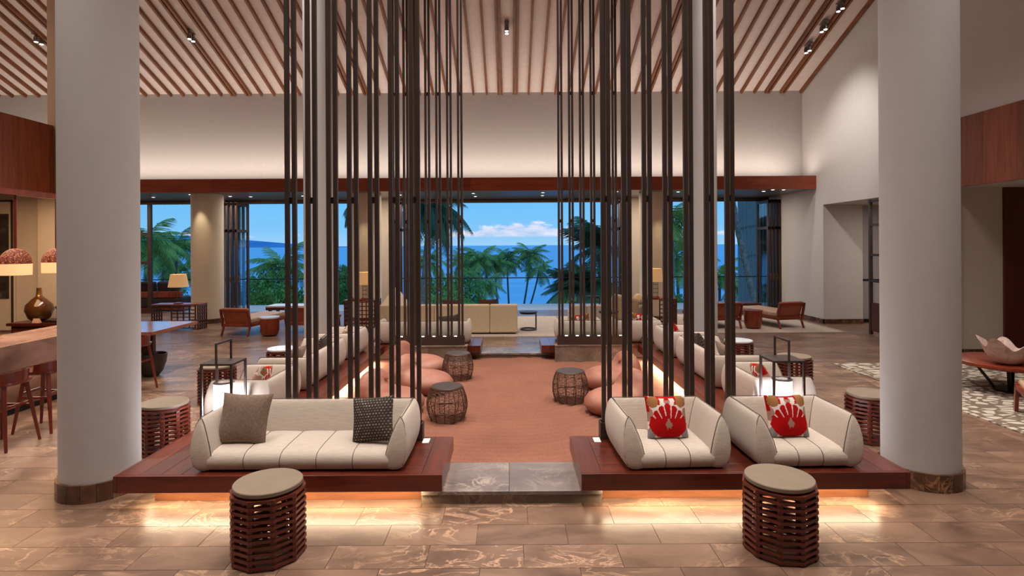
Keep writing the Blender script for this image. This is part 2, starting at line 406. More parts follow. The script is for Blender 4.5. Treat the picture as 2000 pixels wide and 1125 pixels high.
M['bark'] = plain('palm_bark', lin(122, 112, 104), 0.85, var=0.25)
M['lawn'] = plain('lawn', lin(54, 84, 54), 0.9, var=0.2)

# ------------------------------------------------------------------ setting
FAR, WALLY, BULK, GLZ = 20.0, 15.16, 14.48, 17.2
XR, XL = 7.8, -8.1
SOF, BTOP = 3.396, 3.73
CZ0, SL = 6.08, 0.39           # ceiling height at the back wall, pitch
floor = MB().box(-14.2, 11.2, -3.2, GLZ + 0.25, -0.25, -0.006).build('floor', M['base_stone'])
tag(floor, kind='structure')
# tiles in rows; the nearest are single tiles, the rest one field
ROW, TL = 0.275, 0.62
near = []; far_mb = MB()
tile_me = MB().box(0, 1, 0, 1, 0, 1)
tile_mesh = tile_me.mesh('floor_tile', M['tile'])
def blocked(x0, x1, y0, y1):
    for s in (-1, 1):      # under the platforms
        a, b = sorted((s * 0.70, s * 2.85))
        if x0 > a and x1 < b and y0 > 4.45 and y1 < 10.4: return True
    return x0 > -2.4 and x1 < 2.4 and y0 > 4.95 and y1 < 10.0
j = 0; y = -3.08
cand = []
while y < GLZ + 0.2:
    xx = -14.1 - (0.31 if j % 2 else 0.0) + random.uniform(-0.12, 0.12)
    while xx < 11.1:
        L = TL
        x0, x1, y0, y1 = max(xx, -14.1), min(xx + L, 11.1), y, y + ROW
        if x1 - x0 > 0.05 and not blocked(x0, x1, y0, y1): cand.append((x0, x1, y0, y1))
        xx += L
    y += ROW; j += 1
def seen(t):
    xc = (t[0] + t[1]) / 2; yc = (t[2] + t[3]) / 2
    if yc < 3.25: return False
    px = CX + F * xc / yc
    if px < -60 or px > 2060: return False
    for s in (-1, 1):
        if abs(xc * s - 3.43) < 0.2 and abs(yc - 4.78) < 0.2: return False
    if 0.3 < abs(xc) < 3.1 and 4.5 < yc < 11.5: return False
    return True
vis = sorted([t for t in cand if seen(t)], key=lambda t: t[2])[:298]
vset = set(vis)
g = 0.0018
for t in cand:
    if t in vset:
        link('floor_tile', tile_mesh, floor, loc=(t[0] + g, t[2] + g, -0.012), scale=(t[1] - t[0] - 2 * g, t[3] - t[2] - 2 * g, 0.012))
    else:
        far_mb.box(t[0] + g, t[1] - g, t[2] + g, t[3] - g, -0.012, 0)
tag(far_mb.build('tile_field', M['tile'], floor), kind='stuff')

def zc(y): return CZ0 + SL * (WALLY - y)
RIDGE = 6.0
ceil = MB()
for (ya, yb) in ((WALLY + 0.2, RIDGE),):
    ceil.add([(-14.2, ya, zc(ya)), (XR + 0.2, ya, zc(ya)), (XR + 0.2, yb, zc(yb)), (-14.2, yb, zc(yb))], [(0, 1, 2, 3)])
    ceil.add([(-14.2, ya, zc(ya) + .1), (XR + 0.2, ya, zc(ya) + .1), (XR + 0.2, yb, zc(yb) + .1), (-14.2, yb, zc(yb) + .1)], [(3, 2, 1, 0)])
ceil.add([(-14.2, RIDGE, zc(RIDGE)), (XR + 0.2, RIDGE, zc(RIDGE)), (XR + 0.2, -3.3, zc(15.3)), (-14.2, -3.3, zc(15.3))], [(0, 1, 2, 3)])
ceil = tag(ceil.build('ceiling', M['ceiling']), kind='structure')
# timber battens
bays = [-10.55, -7.14, -4.02, -0.05, 3.90, 7.06]
bx = []
for c in bays:
    for s in (-1, 1): bx += [c + s * 0.16, c + s * 0.245]
edges = [-14.0] + bays + [XR - 0.06]
for k in range(len(edges) - 1):
    a = edges[k] + (0.20 if k else -0.3); b = edges[k + 1] - (0.20 if k < len(edges) - 2 else 0.0)
    n = max(1, round((b - a) / 0.352))
    for i in range(1, n): bx.append(a + (b - a) * i / n)
bx.append(XR - 0.05)
bm = MB().bar((0, WALLY - 0.02, zc(WALLY - 0.02) - 0.045), (0, RIDGE, zc(RIDGE) - 0.045), 0.052, 0.09).mesh('batten', M['batten'])
for X in sorted(bx): link('batten', bm, ceil, loc=(X, 0, 0))

bw = MB().box(-14.2, XR, WALLY, WALLY + 0.15, BTOP - 0.3, CZ0 + 0.15)
tag(bw.build('wall_back', M['plaster']), kind='structure')
# right wall: full height above the opening, solid only at the far end
rw = MB()
rw.add([(XR, WALLY + .15, 2.97), (XR, -3.2, 2.97), (XR, -3.2, zc(15.2)), (XR, RIDGE, zc(RIDGE)), (XR, WALLY + .15, zc(WALLY + .15))], [(0, 1, 2, 3, 4)])
rw.add([(XR + .2, WALLY + .15, 2.97), (XR + .2, -3.2, 2.97), (XR + .2, -3.2, zc(15.2)), (XR + .2, RIDGE, zc(RIDGE)), (XR + .2, WALLY + .15, zc(WALLY + .15))], [(4, 3, 2, 1, 0)])
rw.add([(XR, WALLY + .15, 2.97), (XR, -3.2, 2.97), (XR + .2, -3.2, 2.97), (XR + .2, WALLY + .15, 2.97)], [(0, 3, 2, 1)])
rw.box(XR, XR + 0.98, 14.17, GLZ + 0.3, 0, 2.97)          # thick pier beside the glass
rw.box(XR, XR + 0.2, WALLY + .15, GLZ + 0.3, 2.97, 3.9); rw.box(XR + .2, XR + .98, 14.17, GLZ + .3, 2.97, 3.9)
tag(rw.build('wall_right', M['plaster']), kind='structure')
tag(MB().box(8.78, 11.2, 14.45, 14.6, 0, 2.97).build('wall_corridor_end', plain('pale_panel', lin(176, 172, 178), 0.5, var=0.02)), kind='structure')
tag(MB().box(8.78, 11.2, 14.425, 14.449, 1.05, 1.09).build('trim_1', M['black_metal']), kind='structure')
tag(MB().box(8.0, 11.2, -3.2, 14.45, 2.97, 3.05).build('ceiling_corridor', M['plaster']), kind='structure')
tag(MB().box(11.1, 11.3, -3.2, 14.6, 0, 3.0).build('wall_corridor_side', M['plaster']), kind='structure')
alc = MB().box(XR + 0.13, 8.66, 10.0, 10.15, 0.12, 2.97).build('wall_alcove_right', M['plaster_warm']); tag(alc, kind='structure')
wp = thing('wall_wood_right', None, None, kind='structure')
xx = 8.66
while xx < 11.1:
    MB().box(xx + .003, xx + .447, 9.96, 10.12, 0.0, 2.97).build('wood_panel', M['dark_wood'], wp); xx += .45
tag(MB().box(XR + 0.02, XR + 0.08, 9.95, 10.08, 0, 2.97).build('trim_2', M['fascia']), kind='structure')
# baseboards
bb = MB().box(XR - 0.02, XR, 14.15, GLZ, 0, 0.115); bb.box(XR - .02, XR + 0.98, 14.15, 14.17, 0, 0.115)
tag(bb.build('baseboard_right', M['base_stone']), kind='structure')
tag(MB().box(XR + 0.1, 8.66, 9.97, 10.0, 0, 0.13).build('baseboard_alcove', M['base_stone']), kind='structure')
tag(MB().box(8.78, 11.1, 14.42, 14.45, 0, 0.08).build('baseboard_corridor', M['black_metal']), kind='structure')
# timber fascias left and right, as boards
def fascia(name, X, s, ya, yb):
    r = thing(name, None, None, kind='structure'); y = ya; i = 0
    while y < yb - 0.01:
        L = min(0.62, yb - y)
        MB().box(min(X, X + s * 0.06), max(X, X + s * 0.06), y + .0015, y + L - .0015, 2.96, 4.15).build('fascia_board', M['fascia'], r); y += L
fascia('trim_3', XR, -1, 0.0, 10.6)
fascia('trim_4', XL, 1, 0.0, 10.02)
# bar alcove: roof, back wall, tall pier
al = MB().box(-14.2, XL, -3.2, 10.3, 2.97, 4.13)
tag(al.build('ceiling_bar', M['plaster_warm']), kind='structure')
tag(MB().box(-14.2, -7.1, 10.3, 10.45, 0, 2.97).build('wall_bar', M['plaster_warm']), kind='structure')
tag(MB().box(-8.45, -7.1, 10.16, 10.31, 0, 2.97).build('wall_bar_return', M['plaster_warm']), kind='structure')
tag(MB().box(-8.16, -7.25, 10.03, 10.3, 2.97, zc(10.3) + .05).build('wall_pier', plain('tan_plaster', lin(140, 112, 90), .8, var=.03)), kind='structure')
tag(MB().box(-14.3, -14.1, -3.2, GLZ, 0, 10).build('wall_left', M['plaster']), kind='structure')
tag(MB().box(-14.3, 11.3, -3.4, -3.2, 0, 6.2).build('wall_front', M['plaster']), kind='structure')
# bulkhead over the glass: timber face boards, dark soffit
bk = MB().box(-14.2, XR, BULK + 0.03, GLZ + 0.3, SOF + 0.006, BTOP - 0.03).build('ceiling_bulkhead', M['soffit']); tag(bk, kind='structure')
r = thing('trim_5', None, None, kind='structure')
xx = -14.2
while xx < XR + 0.1:
    L = min(2.2, XR + 0.14 - xx)
    MB().box(xx + .001, xx + L - .001, BULK, BULK + 0.03, SOF - 0.004, BTOP).build('bulkhead_board', M['fascia_h'], r); xx += L
# soffit downlights
for i, (px, py) in enumerate([(372, 376), (450, 380), (490, 381), (592, 380), (700, 384), (782, 379), (925, 377), (929, 383), (1061, 376), (1060, 382), (1205, 375), (1268, 372), (1492, 376), (1510, 372), (1531, 369), (1325, 376), (1430, 380), (300, 381)]):
    Y = max(F * (SOF - HC) / (CY - py), BULK + .14); X = X_(px, Y)
    lab = 'small recessed downlight in the dark soffit, number %s from the left' % ['first','second','third','fourth','fifth','sixth','seventh','eighth','ninth','tenth','eleventh','twelfth','thirteenth','fourteenth','fifteenth','sixteenth','seventeenth','eighteenth'][sorted([372,450,490,592,700,782,925,929,1061,1060,1205,1268,1492,1510,1531,1325,1430,300]).index(px)]
    t = thing('soffit_downlight', lab.replace('number ', ''), 'downlight', (X, Y, SOF), 0, 'soffit downlights')
    MB().lathe([(0.06, -0.008), (0.06, 0.0)], 16).build('trim_ring', M['white'], t)
    MB().lathe([(0.036, -0.012), (0.036, -0.008)], 16).build('lens', M['downlight'], t)

# pilasters behind the columns, glazed doors
tag(MB().box(-4.35, -3.36, GLZ - 0.1, GLZ + 0.25, 0, SOF + .006).build('wall_pilaster_left', M['plaster_warm']), kind='structure')
tag(MB().box(3.36, 4.35, GLZ - 0.1, GLZ + 0.25, 0, SOF + .006).build('wall_pilaster_right', M['plaster_warm']), kind='structure')
tag(MB().box(-9.0, X_(442, GLZ), GLZ - 0.1, GLZ + 0.25, 0, SOF + .006).build('wall_pilaster_far', M['plaster_warm']), kind='structure')
def stack(name, xs, y0, y1, z1=3.28):
    r = thing(name, None, None, kind='structure')
    for i, X in enumerate(xs):
        p = thing('door_panel', None, None); p.parent = r; p.location = (X, 0, 0)
        fr = MB()
        for ya in (y0, y1 - 0.09): fr.box(-.024, .024, ya, ya + .09, 0.02, z1)
        for za in (0.02, 2.42, z1 - .09): fr.box(-.027, .027, y0, y1, za, za + .08)
        fr.build('panel_frame', M['frame'], p)
        MB().box(-.006, .006, y0 + .09, y1 - .09, .1, z1 - .09).build('pane', M['glass'], p)
        h = MB().tube([(.03, y0 + .045, .98), (.07, y0 + .045, .98), (.07, y0 + .045, 1.14), (.03, y0 + .045, 1.14)], .011)
        h.build('handle', M['brass'], p)
    return r
stack('door_1', [X_(449, 16.8) + k * .13 for k in range(4)], 16.35, 17.15)
stack('door_2', [-3.32 + k * .17 for k in range(4)], 16.35, 17.15)
stack('door_3', [2.80 + k * .17 for k in range(4)], 16.35, 17.15)
stack('door_4', [7.44 + k * .10 for k in range(4)], 16.35, 17.15)
hd = MB().box(-14, 7.8, GLZ - .05, GLZ + .06, 3.29, SOF + .006)
tag(hd.build('trim_6', M['frame']), kind='structure')
# fixed glazing at the far left
wl = thing('window_1', None, None, kind='structure')
mf = MB()
for X in (X_(293, GLZ), -9.05, -12.4): mf.box(X - .05, X + .05, GLZ - .05, GLZ + .05, 0, 3.3)
for z in (0.04, 1.53, 2.40): mf.box(-14, X_(293, GLZ), GLZ - .035, GLZ + .035, z - .04, z + .04)
mf.build('window_frame', M['frame'], wl)
for a, b in ((-14, -12.45), (-12.35, X_(293, GLZ) - .05), (X_(293, GLZ) + .05, -9.1)):
    MB().box(a, b, GLZ - .006, GLZ + .006, 0.08, 3.29).build('pane', M['glass'], wl)
# terrace
tag(MB().box(-30, 30, GLZ + .25, 19.5, -.3, -.01).build('floor_terrace', M['deck']), kind='structure')
rl = thing('glass_balustrade', 'frameless glass balustrade with thin dark handrail at terrace edge', 'balustrade', (0, 19.35, 0))
MB().box(-22, 22, -.018, .018, .875, .905).build('handrail', M['black_metal'], rl)
xx = -22.0
while xx < 22:
    MB().box(xx + .008, xx + 1.992, -.006, .006, 0.0, .875).build('glass_panel', M['rail_glass'], rl); xx += 2.0

# ------------------------------------------------------------------ columns
def column(label, X, Y, r, h, base, mat, sp_=True):
    t = thing('column', label, 'column', (X, Y, 0))
    MB().lathe([(r, 0.0), (r, h)], 56).build('shaft', mat, t, smooth=True)
    b = thing('base_ring', None, None); b.parent = t
    n = 18
    for k in range(n):
        a0, a1 = 2*PI*k/n + .004, 2*PI*(k+1)/n - .004
        m = MB(); arc = [a0 + (a1 - a0) * i / 3 for i in range(4)]
        m.grid([[((r + d_) * math.cos(a), (r + d_) * math.sin(a), z) for a in arc] for d_, z in ((.0, 0), (.022, 0), (.022, base), (.0, base))])
        m.build('base_stone', M['base_stone'], b, smooth=20)
    return t
column('wide grey round column between bar stools and left platform', -3.41, 4.72, .283, zc(4.7), .145, M['column'])
column('wide grey round column beside the right platform and pebble rug', 3.47, 4.83, .283, zc(4.8), .145, M['column'])
column('slim pale column behind the left front row of dark rods', -3.50, 10.45, .285, zc(10.4), .12, M['column'])
column('slim pale column behind the right front row of dark rods', 3.50, 10.45, .285, zc(10.4), .12, M['column'])
column('cream column with a light scallop beside lattice console at left windows', -8.05, 15.1, .39, SOF, .12, M['column_warm'])
column('cream column at the left edge of central glass opening', -3.88, 15.3, .40, SOF, .12, M['column_warm'])
column('cream column at the right edge of central glass opening', 3.88, 15.3, .40, SOF, .12, M['column_warm'])

# ------------------------------------------------------------------ platforms
PH, PT = 0.27, 0.125
X0, X1, XS, Y0, Y1, Y2, Y3 = 0.525, 2.98, 2.20, 4.315, 5.15, 9.80, 10.60
def platform(label, s):
    t = thing('seating_platform', label, 'platform', (0, 0, 0))
    def bx_(xa, xb, ya, yb, mt, nm='plank', z0=PH - PT, z1=PH):
        xa, xb = sorted((s * xa, s * xb))
        g_ = .0012
        return MB().box(xa + g_, xb - g_, ya + g_, yb - g_, z0, z1).build(nm, mt, t, bevel=.0015)
    for (ya, yb) in ((Y0, Y1), (Y2, Y3)):
        n = 5; L = (yb - ya) / n
        bx_(X0, X0 + .16, ya, yb, M['slab_y'])
        cut = [X0 + .16, 1.45 if ya < 6 else 1.6, XS]
        for i in range(n):
            c2 = list(cut); c2[1] += (.2 if i % 2 else -.15)
            for a, b in zip(c2[:-1], c2[1:]): bx_(a, b, ya + i * L, ya + (i + 1) * L, M['slab_x'])
    bx_(X0, X1, Y0 - .03, Y0, M['slab_x'], 'edge_board'); bx_(X0, X1, Y3, Y3 + .03, M['slab_x'], 'edge_board')
    bx_(X1, X1 + .03, Y0 - .03, Y3 + .03, M['slab_y'], 'edge_board')
    n = 5; L = (X1 - XS) / n
    for i in range(n):
        ys = [Y0, 6.3 + (.5 if i % 2 else 0), 8.4 + (.3 if i % 2 else -.2), Y3]
        for a, b in zip(ys[:-1], ys[1:]): bx_(XS + i * L, XS + (i + 1) * L, a, b, M['slab_y'])
    ins = .165
    zb = PH - PT - .02
    bx_(X0 + ins, X1 - ins, Y0 + ins, Y1 - ins, M['plinth'], 'plinth', 0, PH - PT)
    bx_(XS + ins, X1 - ins, Y1 - ins, Y2 + ins, M['plinth'], 'plinth', 0, PH - PT)
    bx_(X0 + ins, X1 - ins, Y2 + ins, Y3 - ins, M['plinth'], 'plinth', 0, PH - PT)
    return t
platform('red-brown timber seating platform carrying the long front sofa, left of the sand', -1)
platform('red-brown timber seating platform carrying two front armchairs, right of the sand', 1)
AMB = (1.0, 0.78, 0.52)
def strip(xa, xb, ya, yb, e_, z=PH - PT - .012, c=AMB):
    lamp('led_strip', 'AREA', ((xa + xb) / 2, (ya + yb) / 2, z), e_, c, size=abs(xb - xa), size_y=abs(yb - ya))
for s in (-1, 1):
    a, b = sorted((s * (X0 + .17), s * (X1 - .17)))
    strip(a, b, Y0 + .02, Y0 + .05, 13)
    strip(*sorted((s * (XS + .06), s * (XS + .10))), Y1 + .1, Y2 - .2, 80, c=(1, .86, .64))
    strip(*sorted((s * (X1 - .12), s * (X1 - .08))), Y0 + .15, 9.5, 9)
    strip(*sorted((s * (X0 + .06), s * (X0 + .10))), Y0 + .1, Y1 - .1, 1.5)
    strip(a, b, Y1 - .13, Y1 - .09, 3)
# steps of stone
for nm, lab, ya, yb in (('stone_step', 'grey marble step at the near entrance to the sand', 4.405, 4.97), ('stone_step', 'grey marble step at the far end of sand, toward the sea', 10.0, 10.6)):
    t = thing(nm, lab, 'step', (0, ya, 0))
    wd = .70
    for a, b in ((-wd, -.02), (-.02, wd)):
        MB().box(a + .001, b - .001, -.02, yb - ya, .072, .103).build('tread_slab', M['step_stone'], t, bevel=.004)
    MB().box(-wd, wd, 0, yb - ya, 0, .072).build('riser', M['wall_stone'], t)
for s, nm in ((-1, 'left'), (1, 'right')):
    a, b = sorted((s * .75, s * 2.06))
    t = thing('retaining_wall', 'low stone retaining wall under the %s row of far rods' % nm, 'wall', (0, 9.62, 0))
    for i in range(2):
        aa = a + (b - a) * i / 2; bb_ = a + (b - a) * (i + 1) / 2
        MB().box(aa + .001, bb_ - .001, 0, .17, 0, .285).build('stone_block', M['wall_stone'], t)
    MB().box(a - .01, b + .01, -.01, .18, .285, .302).build('coping', M['wall_stone'], t)

# ------------------------------------------------------------------ sand
rows = []
nx, ny = 260, 300
SX, SYA, SYB = 2.36, 4.93, 10.02
for i in range(ny + 1):
    yy = SYA + (SYB - SYA) * i / ny; r_ = []
    for k in range(nx + 1):
        xx = -SX + 2 * SX * k / nx
        wv = noise.noise((xx * .8, yy * .8, 3.1)) * .5
        d1 = math.hypot((xx + .1) * 1.0, (yy - 7.6) * 1.0) + wv * .35
        d2 = math.hypot((xx - 2.4) * .9, yy - 7.0) + wv * .3
        d3 = math.hypot((xx + 2.4) * .9, yy - 7.4) + wv * .3
        dd = d1 if abs(xx) < 1.3 else (d2 if xx > 0 else d3)
        amp = .014 * (.55 + .45 * noise.noise((xx * 1.3, yy * 1.3, 9.0)))
        z = .021 + amp * math.sin(dd * 2 * PI / .11) + .006 * noise.noise((xx * 3, yy * 3, 1.0)) + .008 * noise.noise((xx * 9, yy * 9, 5.0)) * .5
        r_.append((xx, yy, z))
    rows.append(r_)
tag(MB().grid(rows).build('raked_sand', M['sand'], smooth=True), 'raked terracotta sand filling the floor between the two platforms', 'sand', kind='stuff')

# ------------------------------------------------------------------ rod screens
def screen(label, Y, s, zbase, lights=True):
    t = thing('rod_screen', label, 'screen', (0, Y, 0))
    a, b = sorted((s * .79, s * 2.04))
    tr = MB(); z1 = zbase + .15
    tr.box(a, b, -.055, -.045, zbase, z1); tr.box(a, b, .045, .055, zbase, z1); tr.box(a, a + .01, -.045, .045, zbase, z1); tr.box(b - .01, b, -.045, .045, zbase, z1); tr.box(a + .01, b - .01, -.045, .045, zbase, zbase + .10)
    tr.build('trough', M['bronze'], t)
    H = zc(Y) - .13
    rod = MB().box(-.0185, .0185, -.017, .017, zbase + .06, H).mesh('rod', M['bronze'])
    clr = MB().box(-.012, .012, -.012, .012, -.028, .028).mesh('collar', M['black_metal'])
    for k in range(7):
        Xc = s * (.855 + .185 * k)
        for q in (-1, 1):
            rd = link('rod', rod, t, loc=(Xc + q * .0275, .012 * q, 0))
        for z in (2.41, 4.59, 6.77):
            if z < H: link('collar', clr, t, loc=(Xc, 0, z))
    if lights:
        ld = MB().lathe([(.022, 0), (.022, .012)], 12).mesh('uplight', M['led'])
        for k in range(6):
            link('uplight', ld, t, loc=(s * (.9475 + .185 * k), 0, z1 - .012))
    return t
screen('tall paired bronze rods standing behind the long front sofa', 5.095, -1, PH)
screen('tall paired bronze rods standing behind the first front armchair', 5.095, 1, PH)
screen('tall paired bronze rods with uplights at far left of the sand', 9.71, -1, .302)
screen('tall paired bronze rods with uplights at far right of the sand', 9.71, 1, .302)
for s in (-1, 1):
    o = tag(MB().box(-.03, .03, -.06, .06, 0, .006).build('floor_card', M['white'], bevel=.002), 'small white card lying on the timber by the %s front rods' % ('left' if s < 0 else 'right'), 'card')
    o.location = (s * .755, 5.03, PH)
    # socket plates at the inner rear corners
    t = thing('table_charger', 'tiny white socket with looped cable at rear corner of %s platform' % ('left' if s < 0 else 'right'), 'socket', (s * 2.32, 9.85, PH))
    MB().box(-.04, .04, -.03, .03, 0, .05).build('socket', M['white'], t, bevel=.006)
    MB().tube([(-.1 + .2 * i / 12, .05, .012 + .12 * math.sin(PI * i / 12)) for i in range(13)], .006, 5).build('cable', M['black_metal'], t)

# ------------------------------------------------------------------ sofas
PROF = [(.055, 0), (.024, .04), (.005, .11), (.0, .19), (.004, .27), (.018, .345), (.036, .385), (.052, .400), (.072, .386), (.098, .34), (.126, .27), (.150, .20), (.166, .13), (.175, .06), (.175, 0)]
CREST = 7
def seat_family(name, label, cat, W, D, nseam, group, mat='linen'):
    t = thing(name, label, cat, group=group)
    hw = W / 2
    def yfront(z): return .005 + .06 * max(0, (z - .12) / .28) ** 1.6
    def arm(s):
        m = MB(); rows_ = []
        pc = (.085, .16)
        # front cap rings -> front ring -> back mitre ring
        for sc_, dy in ((.02, -.012), (.45, -.012), (.82, -.009), (.95, -.002), (1.0, .014)):
            rows_.append([(s * (-hw) * 1 + s * (pc[0] + (u - pc[0]) * sc_), yfront(pc[1] + (z - pc[1]) * sc_) + dy, pc[1] + (z - pc[1]) * sc_) for u, z in PROF])
        for f_ in (.15, .5, .85):
            rows_.append([(s * (-hw + u - .008 * math.sin(PI * f_) * (1 if k < CREST else -.6)), yfront(z) + .018 + (D - u - yfront(z) - .018) * f_, z) for k, (u, z) in enumerate(PROF)])
        rows_.append([(s * (-hw + u), D - u, z) for u, z in PROF])
        if s < 0: rows_ = [list(reversed(q)) for q in rows_]
        m.grid(rows_, cv=True)
        a = m.build('arm', M[mat], t, smooth=True, sub=1)
        pp = MB()
        cr = [(s * (-hw + u_), yy_, zz_) for u_, yy_, zz_ in [(PROF[CREST][0], yfront(.4) + .012 + (D - .065 - yfront(.4)) * f_, .401) for f_ in [i / 8 for i in range(9)]]]
        pp.tube(cr, .0029, 5)
        inn = [(s * (-hw + u), yfront(z) + .004, z + .001) for u, z in PROF[CREST:-1]]
        pp.tube(inn, .0029, 5)
        out = [(s * (-hw + u + .012), yfront(z) - .001, z) for u, z in PROF[1:CREST + 1]]
        pp.tube(out, .0029, 5)
        cor = [(s * (-hw + u), D - u - .001, z) for u, z in PROF[CREST:-1]]
        pp.tube(cor, .0029, 5)
        pp.build('piping', M['piping'], a, smooth=True)
    arm(1); arm(-1)
    m = MB(); rows_ = []
    for i in range(9):
        f_ = i / 8
        rows_.append([((-hw + u) + (2 * hw - 2 * u) * f_, D - u + .006 * math.sin(PI * f_) * (1 if k < CREST else -1), z) for k, (u, z) in enumerate(PROF)])
    m.grid([list(reversed(q)) for q in rows_], cv=True)
    bk_ = m.build('backrest', M[mat], t, smooth=True, sub=1)
    pp = MB().tube([((-hw + .052) + (2 * hw - .104) * i / 10, D - .052, .401) for i in range(11)], .0029, 5)
    pp.build('piping', M['piping'], bk_, smooth=True)
    # seat
    sp_ = [(D - .12, .0), (.05, .0), (.012, .018), (-.008, .06), (-.004, .10), (.02, .128), (.06, .143), (.20, .15), (D - .3, .150), (D - .12, .148)]
    xa, xb = -hw + .14, hw - .14
    seams = [xa + (xb - xa) * (k + 1) / (nseam + 1) for k in range(nseam)]
    m = MB(); rows_ = []; N = 12 * (nseam + 1)
    for i in range(N + 1):
        f_ = i / N; q = abs(math.sin(PI * f_ * (nseam + 1))) ** .5
        rows_.append([(xa + (xb - xa) * f_, y_ - .006 * q * (1 if y_ < .03 else 0), z_ + .007 * q * (1 if z_ > .11 else 0)) for y_, z_ in sp_])
    m.grid(rows_, cv=True)
    st = m.build('seat', M[mat], t, smooth=True)
    pp = MB()
    for X in seams: pp.tube([(X, y_ - .001, z_ + .001) for y_, z_ in sp_[1:]], .0029, 5)
    pp.build('piping', M['piping'], st, smooth=True)
    return t
SOFA = seat_family('linen_sofa', 'long linen sofa with a taupe and a dark dotted cushion, nearest', 'sofa', 1.675, .665, 4, 'linen sofas on platforms')
SOFA.location = (-1.64, 4.36, PH)
CH = seat_family('linen_armchair', 'linen armchair with red ikat cushion, nearest the sand at front right', 'armchair', .85, .665, 2, 'linen armchairs on platforms')
CH.location = (1.275, 4.355, PH); CH.rotation_euler = (0, 0, R(2.5))
copy_tree(CH, 'linen armchair with red ikat cushion, front right beside the wide grey column', (2.30, 4.37, PH), R(1))
copy_tree(CH, 'linen armchair lit by the left lantern, its red cushion seen over the arm', (-3.06, 6.06, PH), R(-90))
copy_tree(SOFA, 'linen sofa seen from behind on the left platform side, facing the bar', (-3.08, 7.55, PH), R(-90), scale=(.93, 1, 1))
copy_tree(CH, 'linen armchair at the far left corner of platform, by the lattice console', (-3.04, 9.05, PH), R(-90))
copy_tree(CH, 'linen armchair lit by the right lantern, its red cushion seen over the arm', (3.06, 6.06, PH), R(90))
copy_tree(SOFA, 'linen sofa seen from behind on right platform side, facing the rug', (3.08, 7.55, PH), R(90), scale=(.93, 1, 1))
copy_tree(CH, 'linen armchair at the far right corner of the platform', (3.04, 9.05, PH), R(90))
copy_tree(SOFA, 'linen sofa facing the sea behind the far left rods', (-1.56, 10.62, PH), R(180))
copy_tree(CH, 'linen armchair facing the sea behind far right rods, nearest the step', (1.22, 10.62, PH), R(180))
copy_tree(CH, 'linen armchair facing the sea, at outer end of the far right rods', (2.24, 10.62, PH), R(180))

# ------------------------------------------------------------------ cushions
def cushion_mesh(name, S, T, colf=None, mat=None, n=28):
    m = MB(); 
    def pt(u, v, sd):
        th = T * max(0, (1 - abs(u) ** 2.6)) ** .55 * max(0, (1 - abs(v) ** 2.6)) ** .55
        x_ = S / 2 * u * (1 - .07 * math.cos(v * PI / 2)); z_ = S / 2 * v * (1 - .07 * math.cos(u * PI / 2))
        return (x_, -sd * th, z_)
    for sd in (1, -1):
        rows_ = [[pt(-1 + 2 * k / n, -1 + 2 * i / n, sd) for k in range(n + 1)] for i in range(n + 1)]
        if sd < 0: rows_ = [list(reversed(q)) for q in rows_]
        m.grid(rows_)
    me = m.mesh(name, mat or M['print'], True)
    if colf:
        ca = me.color_attributes.new('Col', 'FLOAT_COLOR', 'POINT')
        for i, v in enumerate(me.vertices):
            ca.data[i].color = colf(v.co.x / (S / 2), v.co.z / (S / 2))
    return me
RED, WHT, BRN, TAU, GRY = lin(176, 16, 18), lin(226, 214, 206), lin(152, 106, 64), lin(170, 130, 116), lin(140, 134, 140)
def ikat(u, v):
    wob = .05 * noise.noise((u * 6, v * 6, 2.0)) + .03 * noise.noise((u * 22, v * 22, 4.0))
    # spade in the middle
    a, b = abs(u) + wob * .5, v
    if abs(u) < .17 - abs(v + .36) * .55 + wob and -.58 < v < -.08: 
        if not (abs(u) < .05 and v < -.5): return TAU
    d_ = math.hypot(u / .90, (v + .34) / .66) + wob
    if d_ < 1.0 and v < -.05: return RED
    # a fan opening upward from a common root, parted by thin pale lines
    ang = math.atan2(u, v + .80); r_ = math.hypot(u, v + .80)
    k = ang / .27 + .5; edge = abs(k - round(k))
    lim = 1.44 - .36 * abs(ang) - .10 * (1 - 2 * edge) ** 2
    if v >= -.05 and abs(ang) < 1.2 and r_ < lim:
        if r_ > .74 + .12 * math.cos(round(k) * 2.1) and edge < .085 + wob * .6: return WHT
        return RED
    if math.hypot((abs(u) - .68) / .25, (v - .72) / .30) < 1 + wob * 3: return BRN
    if v > .86 and abs(u) < .48: return RED
    if abs(u) < .10 - abs(v - .72) * .5 + .06: return TAU if abs(v - .64) < .12 else RED
    if abs(abs(u) - .42) < .07 + wob and .55 < v < .86: return RED
    if u < -.84 and v > .25: return RED
    if math.hypot((abs(u) - .86) / .16, (v - .12) / .3) < 1 + wob * 3: return TAU
    if math.hypot((abs(u) - .82) / .2, (v + .78) / .3) < 1 + wob * 4: return GRY
    return WHT
def dots(u, v):
    row = round(v * 8.5); f_ = v * 8.5 - row; k = u * 7 + (row % 2) * .5; g_ = k - math.floor(k)
    if abs(f_) < .13 and g_ < .42: return lin(176, 168, 156)
    q = 1 + .12 * noise.noise((u * 40, v * 40, 0))
    return tuple(c * q for c in lin(66, 58, 52)[:3]) + (1,)
IK = cushion_mesh('ikat_cushion', .34, .065, ikat, n=84)
DT = cushion_mesh('dotted_cushion', .36, .065, dots, n=84)
TP = cushion_mesh('taupe_cushion', .40, .07, None, M['taupe'])
def cushion(name, label, me, loc, rz=0, tilt=14, roll=0, group=None):
    o = link(name, me, loc=loc); o.rotation_mode = 'XYZ'
    o.matrix_world = Matrix.Translation(loc) @ Matrix.Rotation(R(rz), 4, 'Z') @ Matrix.Rotation(R(-tilt), 4, 'X') @ Matrix.Rotation(R(roll), 4, 'Y')
    return tag(o, label, 'cushion', group)
SZ = PH + .15
